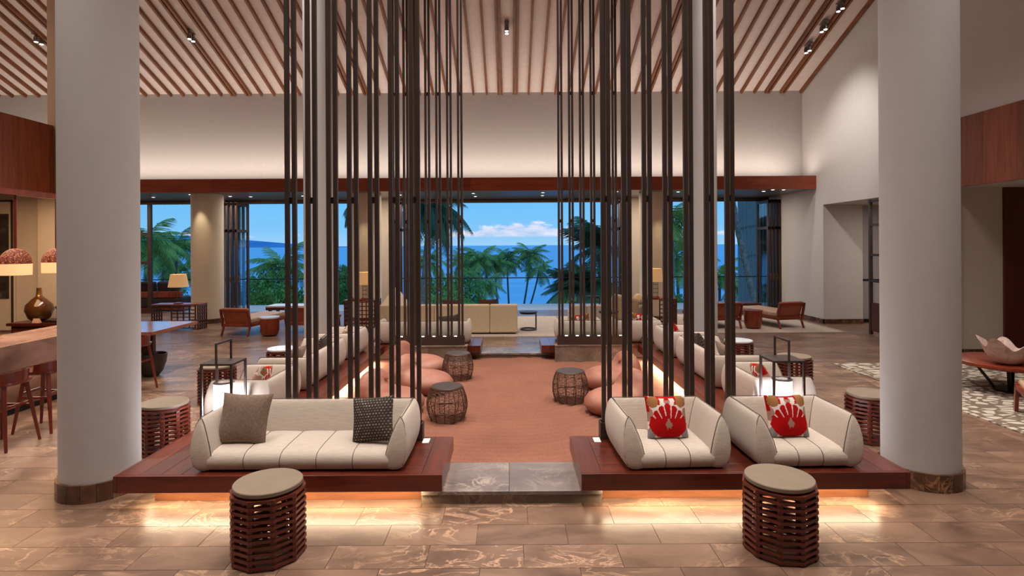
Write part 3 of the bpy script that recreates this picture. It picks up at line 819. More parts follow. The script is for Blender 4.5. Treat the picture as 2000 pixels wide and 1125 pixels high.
cushion('taupe_cushion', 'plain taupe square cushion at left end of the front sofa', TP, (-2.17, 4.62, SZ + .185), 4, 20, 3)
cushion('dotted_cushion', 'dark grey dashed cushion at right end of the front sofa', DT, (-1.12, 4.60, SZ + .175), -14, 18, -8)
gk = 'red ikat cushions'
cushion('ikat_cushion', 'red ikat cushion on the front armchair nearest the sand', IK, (1.27, 4.66, SZ + .165), 2, 16, 0, gk)
cushion('ikat_cushion', 'red ikat cushion on the front armchair beside the grey column', IK, (2.26, 4.67, SZ + .165), 3, 16, 0, gk)
for s, nm in ((-1, 'left'), (1, 'right')):
    cushion('ikat_cushion', 'red ikat cushion in the armchair by the %s lantern' % nm, IK, (s * 2.66, 6.02, SZ + .16), 90 * s, 22, 12 * s, gk)
    cushion('ikat_cushion', 'red ikat cushion in the far corner armchair of the %s platform' % nm, IK, (s * 2.62, 9.05, SZ + .165), 90 * s, 20, 10 * s, gk)
    cushion('dotted_cushion', 'dark dashed cushion on the side sofa of the %s platform' % nm, DT, (s * 2.66, 8.0, SZ + .17), 90 * s, 20, 8)
    cushion('taupe_cushion', 'taupe cushion on the side sofa of the %s platform' % nm, TP, (s * 2.72, 7.1, SZ + .16), 90 * s, 30, -6)
cushion('ikat_cushion', 'red ikat cushion topping the sea-facing armchair nearest the step', IK, (1.25, 10.23, SZ + .17), 180, 14, 8, gk)
cushion('ikat_cushion', 'red ikat cushion topping the outer sea-facing armchair', IK, (2.30, 10.23, SZ + .18), 180, 14, -8, gk)
cushion('dotted_cushion', 'dark dashed cushion topping the sea-facing sofa behind left rods', DT, (-1.1, 10.23, SZ + .16), 180, 14, 8)

# ------------------------------------------------------------------ slatted drum tables
def drum(label, X, Y, rz, detailed=True, topmat='concrete_top'):
    t = thing('drum_table', label, 'side table', (X, Y, 0), R(rz), 'slatted drum tables')
    n, rows_, RR, H = 10, 11, .222, .445
    pitch = H / rows_; sh = pitch * .47
    hw = RR * math.sin(PI / n); ap = RR * math.cos(PI / n)
    if 'slat' not in KIDS:
        KIDS['slat'] = MB().box(-hw - .006, hw + .006, -.011, .011, 0, sh).mesh('slat', M['slat'])
        KIDS['spacer'] = MB().box(-.017, .017, -.014, .014, 0, H - .012).mesh('post', M['slat'])
        KIDS['foot'] = MB().box(-.016, .016, -.012, .012, 0, .02).mesh('foot', M['slat'])
        m = MB()
        for i in range(rows_):
            for k in range(n):
                a = 2*PI*(k + .5)/n; mt = Matrix.Rotation(a + PI/2, 3, 'Z'); c = Vector((ap * math.cos(a), ap * math.sin(a), .012 + i * pitch))
                b_ = MB().box(-hw, hw, -.011, .011, 0, sh); m.add([mt @ Vector(p) + c for p in b_.v], b_.f)
        KIDS['ring'] = m.mesh('slat_ring', M['slat'])
    for k in range(n):
        a = 2*PI*k/n
        link('post', KIDS['spacer'], t, loc=((RR - .012) * math.cos(a), (RR - .012) * math.sin(a), 0), rot=(0, 0, a + PI/2))
    if detailed:
        for i in range(rows_):
            for k in range(n):
                a = 2*PI*(k + .5)/n
                link('slat', KIDS['slat'], t, loc=(ap * math.cos(a), ap * math.sin(a), .012 + i * pitch + (.002 if k % 2 else 0)), rot=(0, 0, a + PI/2))
    else:
        link('slat_ring', KIDS['ring'], t)
    MB().lathe([(.205, .447), (.214, .452), (.214, .472), (.210, .477), (.0, .477)], 48, cap=False).build('table_top', M[topmat], t, smooth=30)
    MB().lathe([(.20, .43), (.20, .447)], 24).build('top_board', M['slat'], t)
    return t
drum('slatted wood drum table standing before the front sofa', -1.585, 3.70, 12)
drum('slatted wood drum table standing before the two front armchairs', 1.755, 3.73, 30)
drum('slatted drum table between left grey column and platform', -3.42, 5.60, 8)
drum('slatted drum table between right grey column and platform', 3.66, 5.80, 20)
drum('slatted drum table half hidden behind the left lantern', -3.80, 7.35, 0, False)
drum('slatted drum table half hidden behind the right lantern', 3.86, 7.75, 0, False)
drum('white-topped slatted drum table beside the left side sofa', -3.44, 8.55, 0, False, 'white_top')
drum('white-topped slatted drum table beside the right side sofa', 3.62, 9.05, 0, False, 'white_top')

# ------------------------------------------------------------------ lantern stands with glass lamps
def lantern(label, lab2, X, Y):
    t = thing('lantern_stand', label, 'lantern', (X, Y, PH))
    W_, H_ = .30, .635; w2 = W_ / 2; q = .02
    for sx in (-1, 1):
        for sy in (-1, 1):
            MB().box(sx * (w2 - q / 2) - q / 2, sx * (w2 - q / 2) + q / 2, sy * (w2 - q / 2) - q / 2, sy * (w2 - q / 2) + q / 2, 0, H_ - .015).build('leg', M['bronze'], t)
    MB().box(-w2, w2, -w2, w2, H_ - .018, H_).build('top_plate', M['bronze'], t)
    hz = .175
    h = MB(); h.box(-.008, .008, -w2, -w2 + .016, H_, H_ + hz); h.box(-.008, .008, w2 - .016, w2, H_, H_ + hz); h.box(-.008, .008, -w2, w2, H_ + hz, H_ + hz + .016)
    h.build('handle', M['bronze'], t)
    MB().box(-w2 + q, w2 - q, -w2 + q, w2 - q, .02, .035).build('shelf', M['bronze'], t)
    l = thing('glass_lamp', lab2, 'lamp', (X, Y, PH + .035))
    n = 44; rows_ = []
    for z in (0, .39):
        rows_.append([((.088 + .004 * (k % 2)) * math.cos(2*PI*k/n), (.088 + .004 * (k % 2)) * math.sin(2*PI*k/n), z) for k in range(n)])
    MB().grid(rows_, cv=True).build('ribbed_shade', M['lamp_glass'], l)
    MB().lathe([(.07, .0), (.075, .03), (.06, .07), (.0, .08)], 24, cap=False).build('glow_bulb', M['lamp_core'], l, smooth=True)
    MB().lathe([(.094, .39), (.094, .4), (.06, .402)], 32, cap=False).build('rim', M['steel'], l)
    lamp('lantern_glow', 'POINT', (X, Y, PH + .20), 20, (.95, .93, 1.0), size=.05)
lantern('bronze lantern stand with handle behind the front sofa', 'ribbed glass lamp glowing inside the left lantern stand', -2.76, 5.46)
lantern('bronze lantern stand with handle behind the front armchairs', 'ribbed glass lamp glowing inside the right lantern stand', 2.60, 5.46)

# ------------------------------------------------------------------ wire barrel tables
def barrel_proto():
    t = thing('barrel_table', 'wire barrel table', 'side table', group='wire barrel tables')
    H = .39
    def rad(f_): return .165 + .066 * math.sin(PI * (.08 + .86 * f_)) ** 1.0
    for k in range(12):
        a = 2*PI*k/12
        MB().tube([(rad(i / 10) * math.cos(a), rad(i / 10) * math.sin(a), H * i / 10) for i in range(11)], .0052, 5).build('rib', M['wire'], t)
    m = MB()
    for i in range(36):
        f_ = i / 35
        m.tube([((rad(f_) - .006 + .0025 * math.sin(k * 1.9 + i * 2.4)) * math.cos(2*PI*k/36), (rad(f_) - .006 + .0025 * math.sin(k * 1.9 + i * 2.4)) * math.sin(2*PI*k/36), H * f_ + .004 * math.sin(k * 2.3 + i * 1.7)) for k in range(36)], .0021, 4, closed=True)
    for k in range(36):
        a = 2*PI*k/36
        m.tube([((rad(i / 8) - .007) * math.cos(a + .08 * math.sin(i * 2 + k)), (rad(i / 8) - .007) * math.sin(a + .08 * math.sin(i * 2 + k)), H * i / 8) for i in range(9)], .0014, 3)
    tag(m.build('wire_weave', M['wire'], t), kind='stuff')
    hp = MB()
    for f_ in (0.01, .33, .66, .99):
        hp.tube([(rad(f_) * math.cos(2*PI*k/36), rad(f_) * math.sin(2*PI*k/36), H * f_) for k in range(36)], .0045, 5, closed=True)
    hp.build('hoop', M['wire'], t)
    MB().lathe([(.172, .386), (.178, .392), (.172, .399), (.02, .401), (0, .401)], 40, cap=False).build('table_top', M['bronze'], t, smooth=30)
    return t
bp = barrel_proto()
bp['label'] = 'wire barrel table nearest the front sofa, on the sand'; bp.location = (-.735, 6.48, .008)
copy_tree(bp, 'wire barrel table farther back at left of the sand', (-.79, 8.45, .008), .3)
copy_tree(bp, 'wire barrel table alone on the right of the sand', (.75, 7.22, .008), .2)

# ------------------------------------------------------------------ carved pod seats
def pod_mesh():
    def ell(p, c, r_):
        q = Vector(((p.x - c[0]) / r_[0], (p.y - c[1]) / r_[1], (p.z - c[2]) / r_[2])); k0 = q.length
        q2 = Vector(((p.x - c[0]) / r_[0] ** 2, (p.y - c[1]) / r_[1] ** 2, (p.z - c[2]) / r_[2] ** 2))
        return k0 * (k0 - 1) / max(q2.length, 1e-6)
    def sdf(p):
        a = ell(p, (0, -.06, .13), (.33, .36, .17)); b = ell(p, (0, .27, .22), (.30, .15, .27))
        h = max(0, min(1, .5 + .5 * (b - a) / .14)); return b * (1 - h) + a * h - .14 * h * (1 - h)
    c = Vector((0, .1, .16)); rows_ = []
    nu, nv = 40, 24
    for i in range(nv + 1):
        th = PI * i / nv; r_ = []
        for k in range(nu):
            ph = 2*PI*k/nu; d_ = Vector((math.sin(th) * math.cos(ph), math.sin(th) * math.sin(ph), -math.cos(th)))
            lo_, hi = 0.0, 1.2
            for _ in range(22):
                mid = (lo_ + hi) / 2
                if sdf(c + d_ * mid) < 0: lo_ = mid
                else: hi = mid
            p = c + d_ * lo_; p.z = max(p.z, 0.0); r_.append(p)
        rows_.append(r_)
    return MB().grid(rows_, cv=True).mesh('pod_seat', M['pod'], True)
PM = pod_mesh()
def pod(label, X, Y, rz, s=1.0):
    t = thing('pod_seat', label, 'seat', (X, Y, .006), R(rz), 'carved pod seats on the sand')
    t.scale = (s, s, s)
    link('seat_body', PM, t)
    kn = MB().lathe([(.0, .004), (.018, .003), (.026, -.006)], 14, cap=False).build('knot', plain('pod_knot', lin(140, 66, 40), .5, var=.1), t)
    kn.location = (.05, .12, .385); kn.rotation_euler = (R(28), 0, 0)
pod('smooth terracotta pod seat at the back left, beside far barrel table', -1.42, 8.80, 78, 1.05)
pod('smooth terracotta pod seat in the middle of the left group', -1.20, 7.75, 70, 1.02)
pod('smooth terracotta pod seat nearest the front sofa', -1.44, 6.85, 62, 1.0)
pod('smooth terracotta pod seat behind the right barrel table', 1.38, 7.95, -68, 1.0)
pod('smooth terracotta pod seat behind the first front armchair', 1.26, 6.78, -60, 1.0)

# ------------------------------------------------------------------ ceiling track spots
def track(label, px, py, rz=0):
    k = (CY - py) / F; Y = (CZ0 + SL * WALLY - HC) / (k + SL); X = X_(px, Y); z = zc(Y)
    t = thing('track_spotlight', label, 'spotlight', (X, Y, z - .03), 0, 'ceiling twin spotlights')
    MB().box(-.055, .055, -.14, .14, -.01, .03).build('mount_plate', M['steel'], t)
    for s in (-1, 1):
        h = MB().lathe([(.045, -.14), (.05, -.06), (.03, 0)], 18).build('lamp_head', M['steel'], t, smooth=30)
        h.location = (0, s * .075, -.03)
        MB().lathe([(.036, -.148), (.036, -.14)], 16).build('lens', M['led'], h)
track('twin ceiling spotlight above the central opening', 992, 46)
track('twin ceiling spotlight above the wide left column', 376, 58)
track('twin ceiling spotlight at the far left over the bar', 78, 62)
track('twin ceiling spotlight lowest in the row beside right wall', 1580, 88)
track('twin ceiling spotlight in middle of the row beside right wall', 1611, 46)
track('twin ceiling spotlight highest in the row beside right wall', 1644, 5)

# ------------------------------------------------------------------ far lounge
# long tan sofa, low back toward the sand
def box_sofa(label, x0, x1, y0, y1, h, seg, mat='sofa_tan', name='lounge_sofa', chaise=None):
    t = thing(name, label, 'sofa', ((x0 + x1) / 2, y0, 0)); hw = (x1 - x0) / 2; D = y1 - y0
    n = seg; L = 2 * hw / n
    for i in range(n): MB().box(-hw + i * L + .002, -hw + (i + 1) * L - .002, 0, .22, .03, h).build('back_panel', M[mat], t, bevel=.03)
    for i in range(n): MB().box(-hw + i * L + .002, -hw + (i + 1) * L - .002, .22, D, .03, .40).build('seat_cushion', M[mat], t, bevel=.04)
    MB().box(-hw + .05, hw - .05, .05, D - .05, 0, .03).build('plinth', M['black_metal'], t)
    if chaise:
        m = MB(); m.add([(-hw, .22, .40), (-hw + .5, .22, .40), (-hw + .5, D + .8, .40), (-hw, D + .8, .40), (-hw, .22, h), (-hw + .10, .22, h), (-hw + .10, D + .8, h + .28), (-hw, D + .8, h + .28)], [(0,1,2,3)[::-1], (4,5,6,7), (0,1,5,4), (1,2,6,5), (2,3,7,6), (3,0,4,7)])
        m.build('sloped_arm', M[mat], t, bevel=.03)
    return t
box_sofa('long tan sofa with flat back seen behind the far left rods', -2.96, .15, 12.7, 13.6, .66, 5, chaise=True)
BC = cushion_mesh('brown_cushion', .42, .08, None, M['brown_fab'], 16)
cushion('brown_cushion', 'brown cushion peeping over the tan sofa right of the rods', BC, (-.52, 13.0, .56), 180, 12)
cushion('brown_cushion', 'brown cushion peeping over the tan sofa between the rods', BC, (-1.35, 13.0, .55), 180, 12)
def ctable(label, X, Y, h, r_=.21):
    t = thing('c_table', label, 'side table', (X, Y, 0))
    MB().lathe([(r_ - .02, h - .05), (r_, h - .02), (r_, h), (0, h)], 32, cap=False).build('tray_top', M['black_metal'], t, smooth=30)
    MB().tube([(r_ - .03, 0.01, .015), (r_ - .03, 0.01, h - .04)], .016, 8).build('post', M['bronze'], t)
    MB().tube([((r_ - .03) * math.cos(2*PI*k/28), (r_ - .03) * math.sin(2*PI*k/28), .02) for k in range(28)], .018, 6, closed=True).build('base_ring', M['bronze'], t)
ctable('round black tray table on a ring base beside the tan sofa', .41, 13.35, .43)
ctable('round dark tray table on the terrace side, above white sofa', X_(1158, 15.2), 15.2, .62, .2)
box_sofa('white low sofa beyond the far right rods', X_(1114, 13.2), X_(1177, 13.2), 13.2, 14.0, .58, 2, 'linen', 'low_sofa')
t = thing('lounge_chair', 'pale lounge chair with tall sloping back beyond far right rods', 'chair', (X_(1208, 13.6), 13.6, 0))
MB().box(-.38, .38, -.1, .62, .12, .38).build('seat', M['sofa_tan'], t, bevel=.05)
bkm = MB(); bkm.bar((0, -.16, .22), (.12, -.34, .78), .66, .14, (0, 1, 0)); bkm.build('backrest', M['sofa_tan'], t, bevel=.05)
for sx in (-1, 1):
    for sy in (0, .5): MB().bar((sx * .33, sy, 0), (sx * .33, sy, .13), .04, .04).build('leg', M['red_wood'], t)
MB().box(-.34, .34, -.22, .2, .02, .05).build('base_board', M['red_wood'], t)
o = tag(MB().lathe([(0, -.06), (.1, -.055), (.15, 0), (.1, .055), (0, .06)], 24, cap=False).build('round_cushion', M['sofa_tan'], smooth=True), 'round tan bolster cushion beside right cream column', 'cushion')
o.location = (X_(1248, 14.2), 14.25, .63); o.rotation_euler = (R(70), 0, R(20))
t = thing('low_bench', 'low linen bench carrying the round bolster by right cream column', 'bench', (X_(1250, 14.35), 14.4, 0))
MB().box(-.25, .25, -.3, .4, .08, .48).build('seat', M['linen'], t, bevel=.05)
MB().box(-.22, .22, -.27, .37, 0, .08).build('base', M['dark_wood'], t)
ctable('dark round tray table in front of the pale lounge chair', X_(1188, 12.6), 12.6, .52, .22)

# daybeds
def daybed(label, X, Y, rz, Ln=1.55, leather='leather'):
    t = thing('wooden_daybed', label, 'daybed', (X, Y, 0), R(rz), 'low wooden daybeds'); t.scale = (.84, 1, 1)
    MB().box(-.42, .42, 0, Ln, .20, .27).build('frame', M['red_wood'], t, bevel=.008)
    MB().box(-.39, .39, .06, Ln - .02, .27, .38).build('mattress', M['leather_pale'], t, bevel=.03)
    MB().bar((0, .10, .26), (0, -.03, .62), .74, .07, (0, 1, 0)).build('backrest', M[leather], t, bevel=.015)
    for sx in (-1, 1):
        MB().bar((sx * .40, .02, .2), (sx * .40, -.06, .60), .035, .06, (0, 1, 0)).build('back_post', M['red_wood'], t)
        MB().bar((sx * .38, -.06, 0), (sx * .38, .03, .22), .04, .04).build('leg', M['red_wood'], t)
        MB().bar((sx * .38, Ln - .03, 0), (sx * .38, Ln - .08, .22), .04, .04).build('leg', M['red_wood'], t)
    MB().box(-.42, .42, -.07, -.02, .56, .60).build('back_rail', M['red_wood'], t)
    return t
daybed('leather and wood daybed nearest the left cream column', X_(458, 12.7), 12.75, -9)
daybed('leather and wood daybed behind the first left rods', X_(586, 12.9), 12.95, -4)
daybed('wooden daybed on cream rug beside the right wall', X_(1545, 13.3), 13.35, 14)
daybed('wooden daybed on cream rug half hidden by right rods', X_(1420, 13.3), 13.3, 10)
def drumwood(label, X, Y):
    t = thing('turned_stool', label, 'side table', (X, Y, 0))
    MB().lathe([(.12, 0), (.17, .03), (.20, .12), (.205, .40)], 32).build('body', M['red_wood'], t, smooth=40)
    MB().lathe([(.21, .40), (.21, .43)], 32).build('top_disc', M['white_top'] if X < 0 else M['red_wood'], t, smooth=30)
drumwood('white-topped turned wood side table between the left daybeds', X_(526, 12.75), 12.75)
drumwood('dark red turned wood side table between the right daybeds', X_(1470, 13.4), 13.4)
def long_table(label, xa, xb, Y, h, top):
    t = thing('terrace_table', label, 'table', ((xa + xb) / 2, Y, 0)); hw = (xb - xa) / 2
    MB().box(-hw, hw, -.35, .35, h - .04, h).build('table_top', M[top], t)
    MB().box(-hw, hw, -.34, .34, h - .12, h - .04).build('apron', M['dark_wood'], t)
    for sx in (-1, 1):
        for sy in (-1, 1): MB().box(sx * (hw - .1) - .04, sx * (hw - .1) + .04, sy * .27 - .04, sy * .27 + .04, 0, h - .1).build('leg', M['dark_wood'], t)
long_table('pale-topped long table at the left terrace opening', X_(528, 16.3), X_(650, 16.3), 16.3, .33, 'white_top')
long_table('dark long table at the right terrace opening', X_(1402, 16.2), X_(1476, 16.2), 16.2, .34, 'dark_wood')
# rugs
rg = thing('cream_rug', 'cream fringed rug under the right daybeds', 'rug', (0, 0, 0))
xa, xb, ya, yb = X_(1330, 12.75), 7.45, 12.75, 16.2
MB().box(xa, xb, ya, yb, .001, .013).build('rug_field', M['rug_cream'], rg)
m = MB()
for k in range(110):
    yy = ya + (yb - ya) * (k + .5) / 110; m.bar((xb, yy, .006), (xb + .13, yy + random.uniform(-.03, .03), .005), .012, .006)
tag(m.build('fringe', M['rug_cream'], rg), kind='stuff')
rg = thing('lounge_rug', 'pale fringed rug under the long tan sofa facing the sea', 'rug', (0, 0, 0))
MB().box(-3.3, 3.2, 12.42, 15.9, .001, .012).build('rug_field', M['rug_cream'], rg)
m = MB()
for k in range(150):
    xx = -3.3 + 6.5 * (k + .5) / 150; m.bar((xx, 12.42, .006), (xx + random.uniform(-.02, .02), 12.33, .005), .014, .006, (0, 0, 1))
tag(m.build('fringe', M['rug_cream'], rg), kind='stuff')
tag(MB().box(5.33, 9.6, 4.6, 9.45, .001, .012).build('pebble_rug', M['rug_pebble']), 'taupe rug with white pebble pattern under the round table', 'rug')

# lattice consoles with table lamps
def console(label, X, Y, W_, D_, H_, rz=0, nx_=4, nz_=6):
    t = thing('lattice_console', label, 'console', (X, Y, 0), R(rz))
    MB().box(-W_ / 2, W_ / 2, -D_ / 2, D_ / 2, H_ - .03, H_).build('top_board', M['red_wood'], t)
    MB().box(-W_ / 2 + .01, W_ / 2 - .01, -D_ / 2 + .01, D_ / 2 - .01, .12, .14).build('shelf', M['red_wood'], t)
    for sx in (-1, 1):
        p = thing('lattice_end', None, None); p.parent = t; p.location = (sx * (W_ / 2 - .02), 0, 0)
        for k in range(nx_ + 1):
            y_ = -D_ / 2 + .02 + (D_ - .04) * k / nx_
            MB().box(-.014, .014, y_ - .012, y_ + .012, 0, H_ - .03).build('slat', M['dark_wood'], p)
        for k in range(nz_ + 1):
            z_ = .05 + (H_ - .1) * k / nz_
            MB().box(-.011, .011, -D_ / 2, D_ / 2, z_ - .012, z_ + .012).build('slat', M['dark_wood'], p)
    p = thing('lattice_front', None, None); p.parent = t; p.location = (W_ * .18, -D_ / 2 + .015, 0)
    fw = W_ * .5
    for k in range(nx_ + 1): MB().box(-fw / 2 + fw * k / nx_ - .012, -fw / 2 + fw * k / nx_ + .012, -.012, .012, .05, H_ - .03).build('slat', M['dark_wood'], p)
    for k in range(nz_ + 1):
        z_ = .05 + (H_ - .1) * k / nz_; MB().box(-fw / 2, fw / 2, -.010, .010, z_ - .011, z_ + .011).build('slat', M['dark_wood'], p)
    return t
def table_lamp(label, X, Y, z0, ztop, rs, hs):
    t = thing('table_lamp', label, 'lamp', (X, Y, z0))
    H = ztop - z0
    MB().lathe([(rs * .95, H - hs), (rs * .72, H)], 32, cap=False).build('lamp_shade', M['lampshade'], t, smooth=True)
    MB().lathe([(rs * .45, 0), (rs * .45, .02), (rs * .2, .03)], 24).build('base', M['dark_wood'], t)
    w_ = MB()
    for k in range(6): w_.tube([(rs * .3 * math.cos(k * PI / 3), rs * .3 * math.sin(k * PI / 3), .02), (rs * .3 * math.cos(k * PI / 3), rs * .3 * math.sin(k * PI / 3), H - hs * .9)], .004, 4)
    for z in (.12, .22, .32):
        if z < H - hs: w_.tube([(rs * .3 * math.cos(2*PI*k/18), rs * .3 * math.sin(2*PI*k/18), z) for k in range(18)], .003, 4, closed=True)
    w_.build('wire_stem', M['black_metal'], t)
    lamp('table_lamp_bulb', 'POINT', (X, Y, z0 + H - hs * .5), 3.5, (1, .72, .42), size=.05)
console('long lattice console against the left windows', X_(350, 13.9), 13.9, 1.15, .42, .62, 0)
table_lamp('glowing trapezoid table lamp on the left window console', X_(348, 13.9), 13.9, .62, Z_(532, 13.9), .24, .31)
console('dark lattice console beside left cream column behind rods', X_(708, 13.9), 13.9, .80, .5, .70, 0)
table_lamp('glowing drum lamp on lattice console behind left rods', X_(712, 13.9), 13.9, .70, Z_(530, 13.9), .20, .30)
console('dark lattice console beside right cream column behind rods', X_(1287, 13.9), 13.9, .74, .5, .70, 0)
table_lamp('glowing drum lamp on lattice console behind right rods', X_(1280, 13.9), 13.9, .70, Z_(526, 13.9), .20, .32)
# objects on consoles
for lab, X in (('dark wood tray on the lattice console behind left rods', X_(700, 13.8)), ('dark wood tray on the lattice console behind right rods', X_(1272, 13.8))):
    t = thing('wood_tray', lab, 'tray', (X, 13.72, .70))
    MB().box(-.12, .12, -.06, .06, 0, .02).build('tray_floor', M['red_wood'], t)
    for sx in (-1, 1): MB().box(sx * .12 - .008, sx * .12 + .008, -.06, .06, 0, .06).build('tray_end', M['red_wood'], t)

# ------------------------------------------------------------------ bar, stools, pendants
bt = thing('bar_counter', 'brown veined marble bar counter with thick top at far left', 'bar', (0, 0, 0))
m = MB(); ya, yb = 2.0, 8.3
prof = [(-5.54, .92), (-5.54, .64), (-5.60, .60), (-6.33, .60), (-6.33, .92)]
m.grid([[(x_, yy, z_) for x_, z_ in prof] for yy in (ya, yb)], cv=True); m.f.append((0, 1, 2, 3, 4)); m.f.append((9, 8, 7, 6, 5))
m.build('counter_top', M['bar_marble'], bt)
m = MB(); prof = [(-5.82, .60), (-5.96, .08), (-6.25, .08), (-6.25, .60)]
m.grid([[(x_, yy, z_) for x_, z_ in prof] for yy in (ya, yb - .1)], cv=True); m.f.append((0, 1, 2, 3)); m.f.append((7, 6, 5, 4))
m.build('counter_front', M['bar_marble'], bt)
MB().box(-6.25, -6.0, ya, yb - .1, 0, .08).build('toe_kick', M['black_metal'], bt)
lamp('bar_strip', 'AREA', (-5.70, 5.5, .59), 16, (1, .8, .6), size=.05, size_y=5)
def stool_proto():
    t = thing('bar_stool', 'bar stool', 'stool', group='red wood bar stools')
    n = 15
    m = MB(); rows_ = []
    for i in range(n):
        a = R(-80 + 160 * i / (n - 1)); cx, sy = .19 * math.cos(a), .21 * math.sin(a)
        lift = .03 * math.cos(a)
        rows_.append([(cx - .03, sy * .92, .655 + lift), (cx - .012, sy * .95, .735 + lift), (cx + .008, sy * 1.0, .738 + lift), (cx - .002, sy, .655)])
    m.grid(rows_, cv=True); m.f.append((0, 1, 2, 3)); k = (n - 1) * 4; m.f.append((k + 3, k + 2, k + 1, k))
    m.build('backrest', M['stool_wood'], t, smooth=40)
    m = MB(); out = []
    for k in range(28):
        a = 2*PI*k/28; out.append((.195 * math.copysign(abs(math.cos(a)) ** .7, math.cos(a)), .205 * math.copysign(abs(math.sin(a)) ** .7, math.sin(a))))
    m.grid([[(x_ * .93, y_ * .93, .63) for x_, y_ in out], [(x_, y_, .645) for x_, y_ in out], [(x_, y_, .665) for x_, y_ in out], [(x_ * .8, y_ * .8, .66) for x_, y_ in out], [(x_ * .01, y_ * .01, .655) for x_, y_ in out]], cv=True)
    m.f.append(tuple(range(28))[::-1]); m.build('seat', M['stool_wood'], t, smooth=40)
    for sx in (-1, 1):
        for sy in (-1, 1):
            MB().bar((sx * .20, sy * .20, 0), (sx * .12, sy * .13, .64), .026, .026, (0, 0, 1), .042, .042).build('leg', M['stool_wood'], t, bevel=.006)
    for sx in (-1, 1): MB().bar((sx * .150, -.155, .42), (sx * .150, .155, .42), .016, .022).build('stretcher', M['stool_wood'], t)
    for sy in (-1, 1): MB().bar((-.150, sy * .158, .38), (.150, sy * .158, .38), .016, .022).build('stretcher', M['stool_wood'], t)
    return t
st = stool_proto(); st['label'] = 'red wood bar stool nearest the camera at marble counter'; st.location = (-5.13, 5.74, 0)
copy_tree(st, 'red wood bar stool partly hidden behind left grey column', (-5.16, 6.30, 0), R(3))
# rail and pendants
rt = thing('pendant_rail', 'slim timber rail carrying the pendant lamps over the bar', 'rail', (-5.95, 0, 2.67))
MB().box(-.04, .04, 2.5, 8.5, -.035, .035).build('rail_bar', M['red_wood'], rt)
for y_ in (3.0, 8.2): MB().box(-.02, .02, y_, y_ + .04, .035, zc(y_) - 2.67).build('hanger', M['red_wood'], rt)
def pendant(label, Y):
    t = thing('pendant_lamp', label, 'pendant lamp', (-5.95, Y, 1.675), group='woven pendant lamps')
    R_ = .160
    pr = [(R_ * math.cos(a), .135 + .185 * math.sin(a)) for a in [R(90 * i / 14) for i in range(14)]] + [(.018, .322)]
    MB().lathe(pr, 40, cap=False).build('woven_dome', M['pend_weave'], t, smooth=True)
    MB().lathe([(R_ - .002, 0), (R_, .135)], 40, cap=False).build('fabric_band', M['pend_band'], t, smooth=True)
    MB().tube([(0, 0, .31), (0, 0, .96)], .016, 8).build('stem', M['red_wood'], t)
    lamp('pendant_bulb', 'POINT', (-5.95, Y, 1.76), 6, (1, .68, .36), size=.06)
pendant('woven dome pendant with glowing band, at the left picture edge', 6.83)
pendant('woven dome pendant with glowing band, against the left column', 7.45)
# sideboard, vase, bits, art
sb = thing('bar_sideboard', 'dark wood sideboard carrying the amber vase', 'sideboard', (-8.55, 9.8, 0))
xa_, xb_ = X_(26, 9.6) + 8.55, X_(150, 9.6) + 8.55
MB().box(xa_, xb_, -.35, .35, .70, .745).build('worktop', M['dark_wood'], sb)
MB().box(xa_ + .05, xb_, -.3, .33, .05, .70).build('body', M['dark_wood'], sb)
for k in range(3):
    w_ = (xb_ - xa_ - .1) / 3; d_ = MB().box(xa_ + .06 + k * w_, xa_ + .05 + (k + 1) * w_ - .01, -.318, -.3, .1, .66).build('door', M['dark_wood'], sb)
    MB().box(xa_ + .1 + k * w_, xa_ + .2 + k * w_, -.33, -.318, .6, .615).build('handle', M['brass'], d_)
t = thing('amber_vase', 'round amber glass vase with narrow neck on sideboard', 'vase', (X_(76, 9.75), 9.75, .745))
MB().lathe([(.09, 0), (.16, .06), (.205, .19), (.19, .28), (.11, .37), (.052, .43)], 40).build('body', M['vase'], t, smooth=50)
MB().lathe([(.052, .43), (.04, .46), (.036, .56), (.04, .57)], 24).build('neck', M['brass'], t, smooth=40)
o = tag(MB().add([(-.06, -.02, 0), (.06, -.02, 0), (.06, .04, 0), (-.06, .04, 0), (-.05, .0, .07), (.05, .0, .07), (.05, .012, .07), (-.05, .012, .07)], [(3,2,1,0), (4,5,6,7), (0,1,5,4), (1,2,6,5), (2,3,7,6), (3,0,4,7)]).build('menu_card', M['leather_pale']), 'small folded card in front of the amber vase', 'card')
o.location = (X_(70, 9.52), 9.52, .745)
t = thing('coffee_dispenser', 'small steel tap and tray on sideboard at column edge', 'dispenser', (X_(112, 9.6), 9.62, .745))
MB().lathe([(.03, 0), (.03, .22), (.045, .23), (.045, .27)], 16).build('tap_body', M['steel'], t, smooth=30)
MB().box(-.22, .1, -.08, .08, 0, .025).build('tray', M['black_metal'], t)
MB().tube([(0, 0, .24), (-.08, 0, .25), (-.08, 0, .2)], .012).build('spout', M['steel'], t)
t = thing('framed_picture', 'dark picture in a pale mount at the left picture edge', 'picture', (X_(-6, 10.2), 10.22, 0))
z0_, z1_ = Z_(640, 10.2), Z_(385, 10.2)
MB().box(-.50, .26, .02, .06, z0_, z1_).build('mount', M['plaster_warm'], t)
MB().box(-.50, .26, .0, .02, z1_ - .03, z1_).build('frame', M['bronze'], t); MB().box(.23, .26, .0, .02, z0_, z1_).build('frame', M['bronze'], t)
MB().box(-.45, .18, .01, .02, Z_(578, 10.2), Z_(412, 10.2)).build('print', M['art'], t)
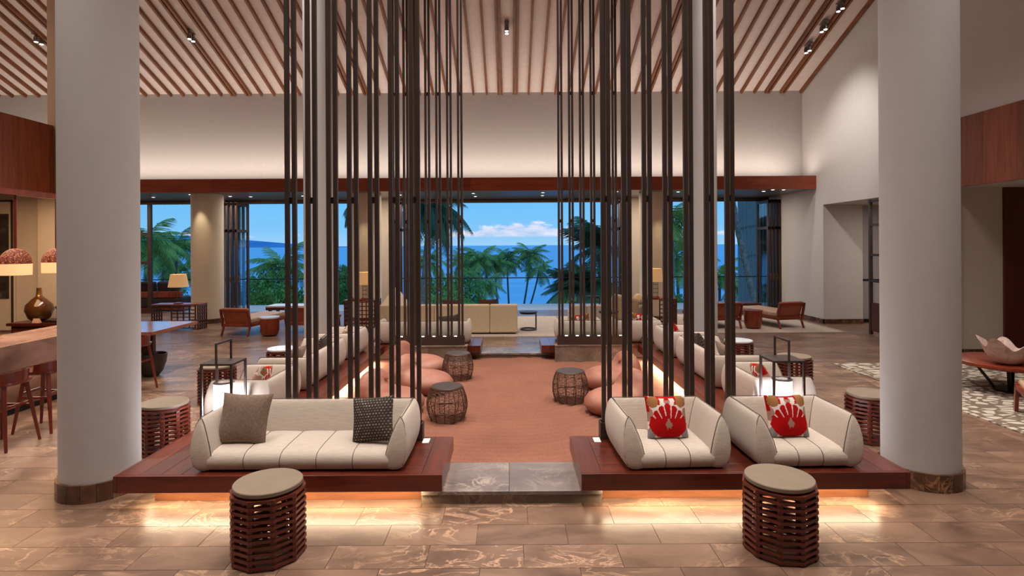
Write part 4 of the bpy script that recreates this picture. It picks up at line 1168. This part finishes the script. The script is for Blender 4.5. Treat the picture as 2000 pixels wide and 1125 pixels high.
# communal table, leather chair, pot right of the left column
t = thing('communal_table', 'pale glossy wood table right of the left column', 'table', (-5.95, 9.05, 0))
MB().box(-.62, .66, -.68, .55, .70, .75).build('table_top', wood('gloss_table_wood', lin(120, 62, 40), lin(168, 104, 76), (8, 1.2, 8), .14, .9), t)
for sy in (-.4, .35): MB().box(-.35, .05, sy - .04, sy + .04, 0, .70).build('leg_panel', M['dark_wood'], t)
t = copy_tree(st, 'tall wood chair with leather back, right of the left column', (-5.25, 7.90, 0), R(-4))
t.name = 'leather_chair'; t['category'] = 'chair'; del t['group']
MB().bar((-.16, 0, .74), (-.22, 0, 1.03), .40, .05, (1, 0, 0)).build('back_pad', M['leather'], t, bevel=.02)
t = thing('clay_pot', 'dark glazed pot on the floor beside left column', 'pot', (-5.60, 8.85, 0))
MB().lathe([(.10, 0), (.16, .08), (.205, .22), (.218, .34), (.205, .345), (.19, .22), (.14, .08), (0, .06)], 36, cap=False).build('pot_wall', M['dark_bowl'], t, smooth=50)
MB().lathe([(.20, .30), (0, .30)], 24, cap=False).build('soil', M['bark'], t)

# ------------------------------------------------------------------ right lounge
t = thing('round_table', 'large round wooden coffee table at right picture edge', 'table', (6.72, 7.64, 0))
MB().lathe([(.60, .345), (.635, .365), (.635, .395), (.62, .40), (0, .40)], 64, cap=False).build('table_top', M['red_wood'], t, smooth=30)
for k in range(4):
    a = PI / 4 + k * PI / 2; MB().bar((.16 * math.cos(a), .16 * math.sin(a), 0), (.4 * math.cos(a), .4 * math.sin(a), .35), .04, .03).build('leg', M['black_metal'], t)
MB().lathe([(.2, 0), (.2, .02)], 24).build('foot_plate', M['black_metal'], t)
m = MB(); rows_ = []
for i, (rr_, z_, wv) in enumerate([(.10, 0, 0), (.20, .03, .01), (.27, .10, .03), (.31, .17, .07), (.335, .20, .10), (.29, .185, .10), (.22, .12, .05), (.12, .06, .02), (.01, .05, 0)]):
    r_ = []
    for k in range(72):
        a = 2*PI*k/72; r2 = rr_ * (1 + wv * 1.2 * math.cos(5 * a + .6)) * (1.12 if math.cos(a) < -.6 else 1)
        z2 = z_ + wv * .55 * math.cos(5 * a + .6) + wv * .35 * max(0, -math.cos(a)) + .006 * noise.noise((math.cos(a) * 4, math.sin(a) * 4, i))
        r_.append((r2 * math.cos(a), r2 * math.sin(a) * .8, z2))
    rows_.append(r_)
m.grid(rows_, cv=True); m.f.append(tuple(range(72))[::-1])
o = tag(m.build('clam_shell_bowl', M['shell'], smooth=60), 'wavy pinkish-white giant clam shell on the round table', 'shell bowl')
o.location = (6.50, 7.42, .402); o.scale = (.86, .9, 1.25)
def easy(label, X, Y, rz):
    t = thing('easy_chair', label, 'chair', (X, Y, 0), R(rz), 'low wood easy chairs')
    MB().bar((0, -.30, .34), (0, .22, .29), .56, .08, (0, 0, 1)).build('seat', M['leather_pale'], t, bevel=.025)
    MB().bar((0, .20, .32), (0, .40, .74), .56, .07, (0, 1, 0)).build('backrest', M['leather_pale'], t, bevel=.025)
    for sx in (-1, 1):
        MB().bar((sx * .30, -.28, 0), (sx * .30, -.22, .34), .035, .06).build('leg', M['red_wood'], t)
        MB().bar((sx * .30, .26, 0), (sx * .30, .16, .34), .035, .09).build('leg', M['red_wood'], t)
        MB().bar((sx * .30, -.26, .31), (sx * .30, .22, .27), .035, .05).build('side_rail', M['red_wood'], t)
        MB().bar((sx * .30, .14, .25), (sx * .30, .38, .66), .035, .05).build('back_post', M['red_wood'], t)
    return t
easy('wood easy chair with tan leather cut by right picture edge', 6.06, 6.30, 150)
easy('wood easy chair peeping out left of the right column', 6.52, 8.95, 95)
# ladder screen in the opening
t = thing('ladder_screen', 'tall dark metal ladder frame beside the right column', 'screen', (XR + .12, 12.5, 0))
zt = Z_(384, 12.4)
for dy in (0, -1.5): MB().box(-.03, .03, dy - .03, dy + .03, 0, 2.955).build('upright', M['bronze'], t)
for z_ in (2.92, Z_(443, 12.4), Z_(502, 12.4), Z_(553, 12.4)): MB().box(-.025, .025, -1.47, -.03, z_ - .025, z_ + .025).build('rung', M['bronze'], t)
MB().box(-.02, .02, -1.47, -.03, .08, Z_(595, 12.4)).build('lower_panel', M['dark_wood'], t)

xa_r = X_(1330, 12.75)
# furniture standing on rugs rests on the pile
for o in list(col.objects):
    if o.parent is None and o.get('category') in ('sofa', 'side table', 'chair', 'bench', 'daybed', 'table', 'cushion', 'shell bowl') and not o.name.startswith(('terrace', 'communal')):
        X, Y = o.location.x, o.location.y
        if (-3.3 < X < 3.2 and 12.42 < Y < 15.9) or (5.33 < X < 9.6 and 4.6 < Y < 9.45) or (xa_r < X < 7.45 and 12.75 < Y < 16.2):
            o.location.z += .0125

# ------------------------------------------------------------------ outdoors
tag(MB().add([(-30000, 110, -12), (30000, 110, -12), (30000, 40000, -12), (-30000, 40000, -12)], [(0, 1, 2, 3)]).build('sea', M['sea']), 'calm blue sea reaching to the horizon', 'sea', kind='stuff')
tag(MB().box(-160, 160, 19.6, 114, -14, -11).build('lawn', M['lawn']), 'shaded ground below the terrace under the palms', 'ground', kind='structure')
m = MB(); D0 = 9000.; rows_ = []
ridge = [(-400, 470), (-100, 462), (120, 457), (283, 454), (362, 457), (482, 466), (540, 471), (590, 475.5), (640, 479.6)]
for dy, hf in ((-700, 0.0), (-300, .55), (0, 1.0), (900, .4), (1800, 0)):
    r_ = []
    for px, py in ridge:
        hgt = max(0, (CY - py) / F * D0 + 14) * hf; r_.append((X_(px, D0), D0 + dy, -12.5 + hgt * (1 + .04 * noise.noise((px * .05, dy, 0)))))
    rows_.append(r_)
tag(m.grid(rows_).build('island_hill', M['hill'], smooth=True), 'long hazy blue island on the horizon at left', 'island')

def frond_mesh(name, L, droop, n, mat, wid=.34, seed=0, hang=.6):
    rnd = random.Random(seed); m = MB()
    def P(t): return Vector((L * (t - .12 * t * t), 0, L * (.42 * t - droop * t * t)))
    pts = [P(i / 8) for i in range(9)]
    m.tube(pts, [.03 * L / 2.5 * (1 - .85 * i / 8) for i in range(9)], 4)
    for i in range(n):
        t_ = .12 + .88 * i / n; p = P(t_); tan = (P(min(1, t_ + .02)) - P(t_ - .02)).normalized()
        ln = L * wid * (math.sin(PI * min(1, t_ * .82 + .16)) ** .7) * rnd.uniform(.85, 1.1)
        for s in (-1, 1):
            dr = (tan * .55 + Vector((0, s, 0)) * .9 + Vector((0, 0, -hang * rnd.uniform(.5, 1.2)))).normalized()
            mid = p + dr * ln * .5; end = p + dr * ln + Vector((0, 0, -ln * .30 * hang))
            wv = tan * (.030 * L / 2.5)
            m.add([p - wv, p + wv, mid + wv * 1.1, mid - wv * 1.1, end], [(0, 1, 2, 3), (3, 2, 4)])
    return m.mesh(name, mat)
FR = [frond_mesh('frond', 2.6, .55 + .12 * k, 26, M['leaf'], seed=k) for k in range(3)]
FS = [frond_mesh('frond', 2.6, .42 + .16 * k, 46, M['leaf_dark'], wid=.40, seed=21 + k, hang=.5) for k in range(3)]
FD = [frond_mesh('frond', 2.6, .75 + .15 * k, 44, M['leaf_dark'], wid=.42, seed=9 + k, hang=1.0) for k in range(3)]
def palm(label, X, Y, ztop, zbase, s=1.0, lean=(0, 0), nf=15, fr=FR, tr=.12, group='palms'):
    t = thing('palm_tree', label, 'palm', (X, Y, zbase), 0, group); H = ztop - zbase
    rnd = random.Random(int(X * 77 + Y * 13)); pts = []
    for i in range(13):
        f_ = i / 12; pts.append((lean[0] * (f_ - 1) * abs(f_ - 1) ** .3, lean[1] * (f_ - 1), H * f_))
    rr_ = [tr * (1.25 - .45 * i / 12) for i in range(13)]
    MB().tube(pts, rr_, 8).build('trunk', M['bark'], t, smooth=True)
    for k in range(nf):
        a = 2*PI*(k * .382) + rnd.uniform(-.2, .2); ti = k / nf
        o = link('frond', fr[k % 3], t, loc=(0, 0, H - .05))
        sc = s * rnd.uniform(.85, 1.1); o.scale = (sc, sc, sc)
        o.rotation_euler = (0, R((-52 if fr is not FS else -72) + (102 if fr is not FS else 84) * ti + rnd.uniform(-12, 12)), a)
    return t
# coastal palms at some 60-90 m
def ppalm(label, px, py, Y, s, **k): return palm(label, X_(px, Y), Y, Z_(py, Y), -11.05, s, **k)
ppalm('coconut palm tallest of the central group', 1036, 500, 70, 1.15, lean=(2.0, 0), nf=21)
ppalm('coconut palm second from left in the central group', 990, 508, 72, 1.1, lean=(-.5, 0), nf=20)
ppalm('coconut palm leftmost of the central group, over open sea', 966, 516, 66, 1.05, lean=(-1, 0), nf=19)
ppalm('coconut palm rightmost of the central group', 1052, 528, 76, 1.0, lean=(3, 0), nf=14)
ppalm('low coconut palm between the central group and green bushes', 948, 556, 58, .95, lean=(.4, 0), nf=19)
ppalm('coconut palm rising from central bushes', 935, 506, 64, 1.2, nf=21)
ppalm('coconut palm behind the far left rods', 903, 512, 68, 1.1, nf=20)
ppalm('coconut palm highest in the left opening', 545, 520, 42, 1.15, nf=21)
ppalm('coconut palm tallest in far left window', 345, 482, 46, 1.1, nf=17, lean=(.8, 0))
ppalm('coconut palm left of the tallest in far left window', 318, 500, 50, 1.05, nf=20)
ppalm('coconut palm behind the lamp in far left window', 352, 530, 55, 1.0, nf=19)
ppalm('young palm at left edge of far left window', 284, 470, 40, 1.2, nf=19)
ppalm('coconut palm in the right opening above the handrail', 1322, 500, 40, 1.1, nf=16, lean=(-.5, 0))
ppalm('small palm low in the right opening', 1405, 540, 42, .9, nf=19)
ppalm('small palm behind the lattice tower', 1452, 560, 44, .9, nf=19)
ppalm('pale coconut palm low at left of central bushes', 838, 510, 60, 1.0, nf=19)
# large palms near the terrace
palm('dark palm hanging its fronds in the top left of the central opening', X_(838, 25), 25, Z_(402, 25), -6, .82, nf=20, fr=FD, tr=.14, lean=(.9, 0))
palm('dark palm spreading behind the far right rods', X_(1172, 25), 25, Z_(490, 25), -6, .84, nf=20, fr=FS, tr=.14, lean=(-.3, 0))
palm('feathery palm standing in the right opening near the terrace', X_(1312, 25.5), 25.5, Z_(432, 25.5), -6, .72, nf=20, fr=FR, tr=.13)
palm('low fan palm behind the far right tray table', X_(1130, 23.5), 23.5, Z_(572, 23.5), -6, .66, nf=26, fr=FS, tr=.12)
palm('dark palm with fronds at the top of left opening', X_(712, 25), 25, Z_(390, 25), -6, .55, nf=14, fr=FD, tr=.12)
# leaning ringed trunk by the lattice tower
t = thing('palm_tree', 'leaning ringed palm trunk before the lattice tower', 'palm', (X_(1478, 27), 27, Z_(608, 27)), 0, 'palms')
pts = [(0, 0, 0), (-.30, 0, 1.2), (-.62, 0, 2.6), (-.98, 0, 4.2), (-1.22, 0, 5.8), (-1.34, 0, 7.4)]
pp = [Vector(pts[0])]
for a, b in zip(pts[:-1], pts[1:]):
    for k in range(1, 9): pp.append(Vector(a).lerp(Vector(b), k / 8))
MB().tube(pp, [.155 + (.022 if i % 2 else 0) - .0012 * i for i in range(len(pp))], 12).build('trunk', M['bark'], t)
for k in range(14):
    o = link('frond', FR[k % 3], t, loc=pts[-1]); o.rotation_euler = (0, R(-40 + 5.5 * k), k * 2.4)
# lattice tower
M['tower'] = plain('weathered_slats', lin(120, 120, 124), .6, var=.1)
t = thing('lattice_tower', 'tall slatted screen tower outside the right opening', 'tower', (X_(1462, 31), 31, -8))
zt_ = 16.0
for k in range(20):
    xx = -.75 + 1.9 * k / 19; yy = -.5 + 1.0 * (k / 19)
    MB().box(xx - .020, xx + .020, yy - .05, yy + .05, 0, zt_).build('slat', M['tower'], t)
for z_ in (9.2, 10.8, 12.6, 14.3):
    MB().bar((-.75, -.45, z_), (1.15, .55, z_ + .35), .08, .10).build('cross_rail', M['bronze'], t)
# bushes
def bush_mesh(name, seed, n=2600):
    rnd = random.Random(seed); m = MB()
    lumps = [(rnd.uniform(-.7, .7), rnd.uniform(-.5, .5), rnd.uniform(-.1, .62), rnd.uniform(.3, .5)) for _ in range(11)] + [(0, 0, .2, .75)]
    for _ in range(n):
        lx, ly, lz, lr = rnd.choice(lumps)
        v = Vector((rnd.gauss(0, 1), rnd.gauss(0, 1), rnd.gauss(0, 1))).normalized() * lr * rnd.uniform(.75, 1.02)
        p = Vector((lx, ly, lz)) + v
        a = Vector((rnd.gauss(0, 1), rnd.gauss(0, 1), rnd.gauss(0, 1))).normalized() * .055
        b = a.orthogonal().normalized() * .028
        m.add([p - a, p + b, p + a, p - b], [(0, 1, 2, 3)])
    return m.mesh(name, M['bush'])
BU = [bush_mesh('foliage', k) for k in range(3)]
def bush(label, px, py, Y, rx, rz):
    zt2 = Z_(py, Y); t = thing('leafy_tree', label, 'tree', (X_(px, Y), Y, -11.05), 0, 'leafy trees below the terrace')
    zc_ = zt2 - rz
    link('foliage', BU[int(px) % 3], t, loc=(0, 0, zc_ + 11.05), rot=(0, 0, px), scale=(rx, rx * .8, rz))['kind'] = 'stuff'
    MB().tube([(0, 0, 0), (.2, 0, max(1, zc_ + 11))], [.28, .18], 8).build('trunk', M['bark'], t)
bush('round leafy tree at left of the left opening', 505, 522, 40, 2.4, 2.8)
bush('dark leafy tree in middle of left opening', 552, 548, 36, 2.6, 2.6)
bush('leafy tree right of the left opening palm', 612, 556, 38, 2.0, 2.4)
bush('tall light leafy tree beside the blue roofed house', 672, 512, 44, 1.7, 3.6)
bush('leafy shrub low at left opening edge', 495, 560, 28, 1.6, 1.5)
bush('large round tree behind the far left rods', 850, 520, 42, 2.8, 3.6)
bush('large round tree just left of the central palms', 912, 520, 48, 2.6, 3.8)
bush('shrub below the central palms', 880, 565, 34, 2.0, 1.9)
bush('spreading tree behind far right rods', 1120, 562, 34, 2.4, 2.2)
bush('tall tree at right edge of the central opening', 1165, 545, 40, 2.0, 2.8)
bush('dark tree at far left window behind the terrace sofa', 335, 545, 34, 2.2, 2.6)
bush('tree at left edge of far left window', 290, 560, 36, 2.0, 2.2)
bush('leafy tree low in the right opening', 1318, 566, 36, 1.5, 2.2)
bush('leafy shrub at foot of lattice tower', 1430, 576, 33, 1.6, 1.6)
# blue-roofed house among the trees
t = thing('small_house', 'pale house with blue-grey hipped roof among the left trees', 'house', (X_(700, 70), 70, -11))
zr = Z_(585, 70) + 11
MB().box(-3.2, 3.2, -3, 3, 0, zr).build('wall', M['house_wall'], t)
MB().add([(-3.8, -3.6, zr), (3.8, -3.6, zr), (3.8, 3.6, zr), (-3.8, 3.6, zr), (-1, 0, zr + 1.9), (1, 0, zr + 1.9)], [(0, 1, 5, 4), (1, 2, 5), (2, 3, 4, 5), (3, 0, 4), (3, 2, 1, 0)]).build('roof', M['roof_blue'], t)
# terrace sofa at far left, outside the window
t = thing('terrace_sofa', 'dark outdoor sofa seen through the far left window', 'sofa', (X_(305, 18.0), 18.1, 0))
MB().box(-1.3, .95, -.4, .4, .12, .42).build('seat', M['outdoor_dark'], t, bevel=.03)
MB().box(-1.3, .95, -.42, -.25, .42, .62).build('backrest', M['red_wood'], t, bevel=.02)
for k in range(3): MB().bar((-.95 + k * .72, -.2, .42), (-.95 + k * .72, -.3, .92), .66, .16, (0, 1, 0)).build('back_cushion', M['outdoor_dark'], t, bevel=.05)
MB().box(-1.32, 1.0, -.42, .42, .04, .12).build('frame', M['red_wood'], t)
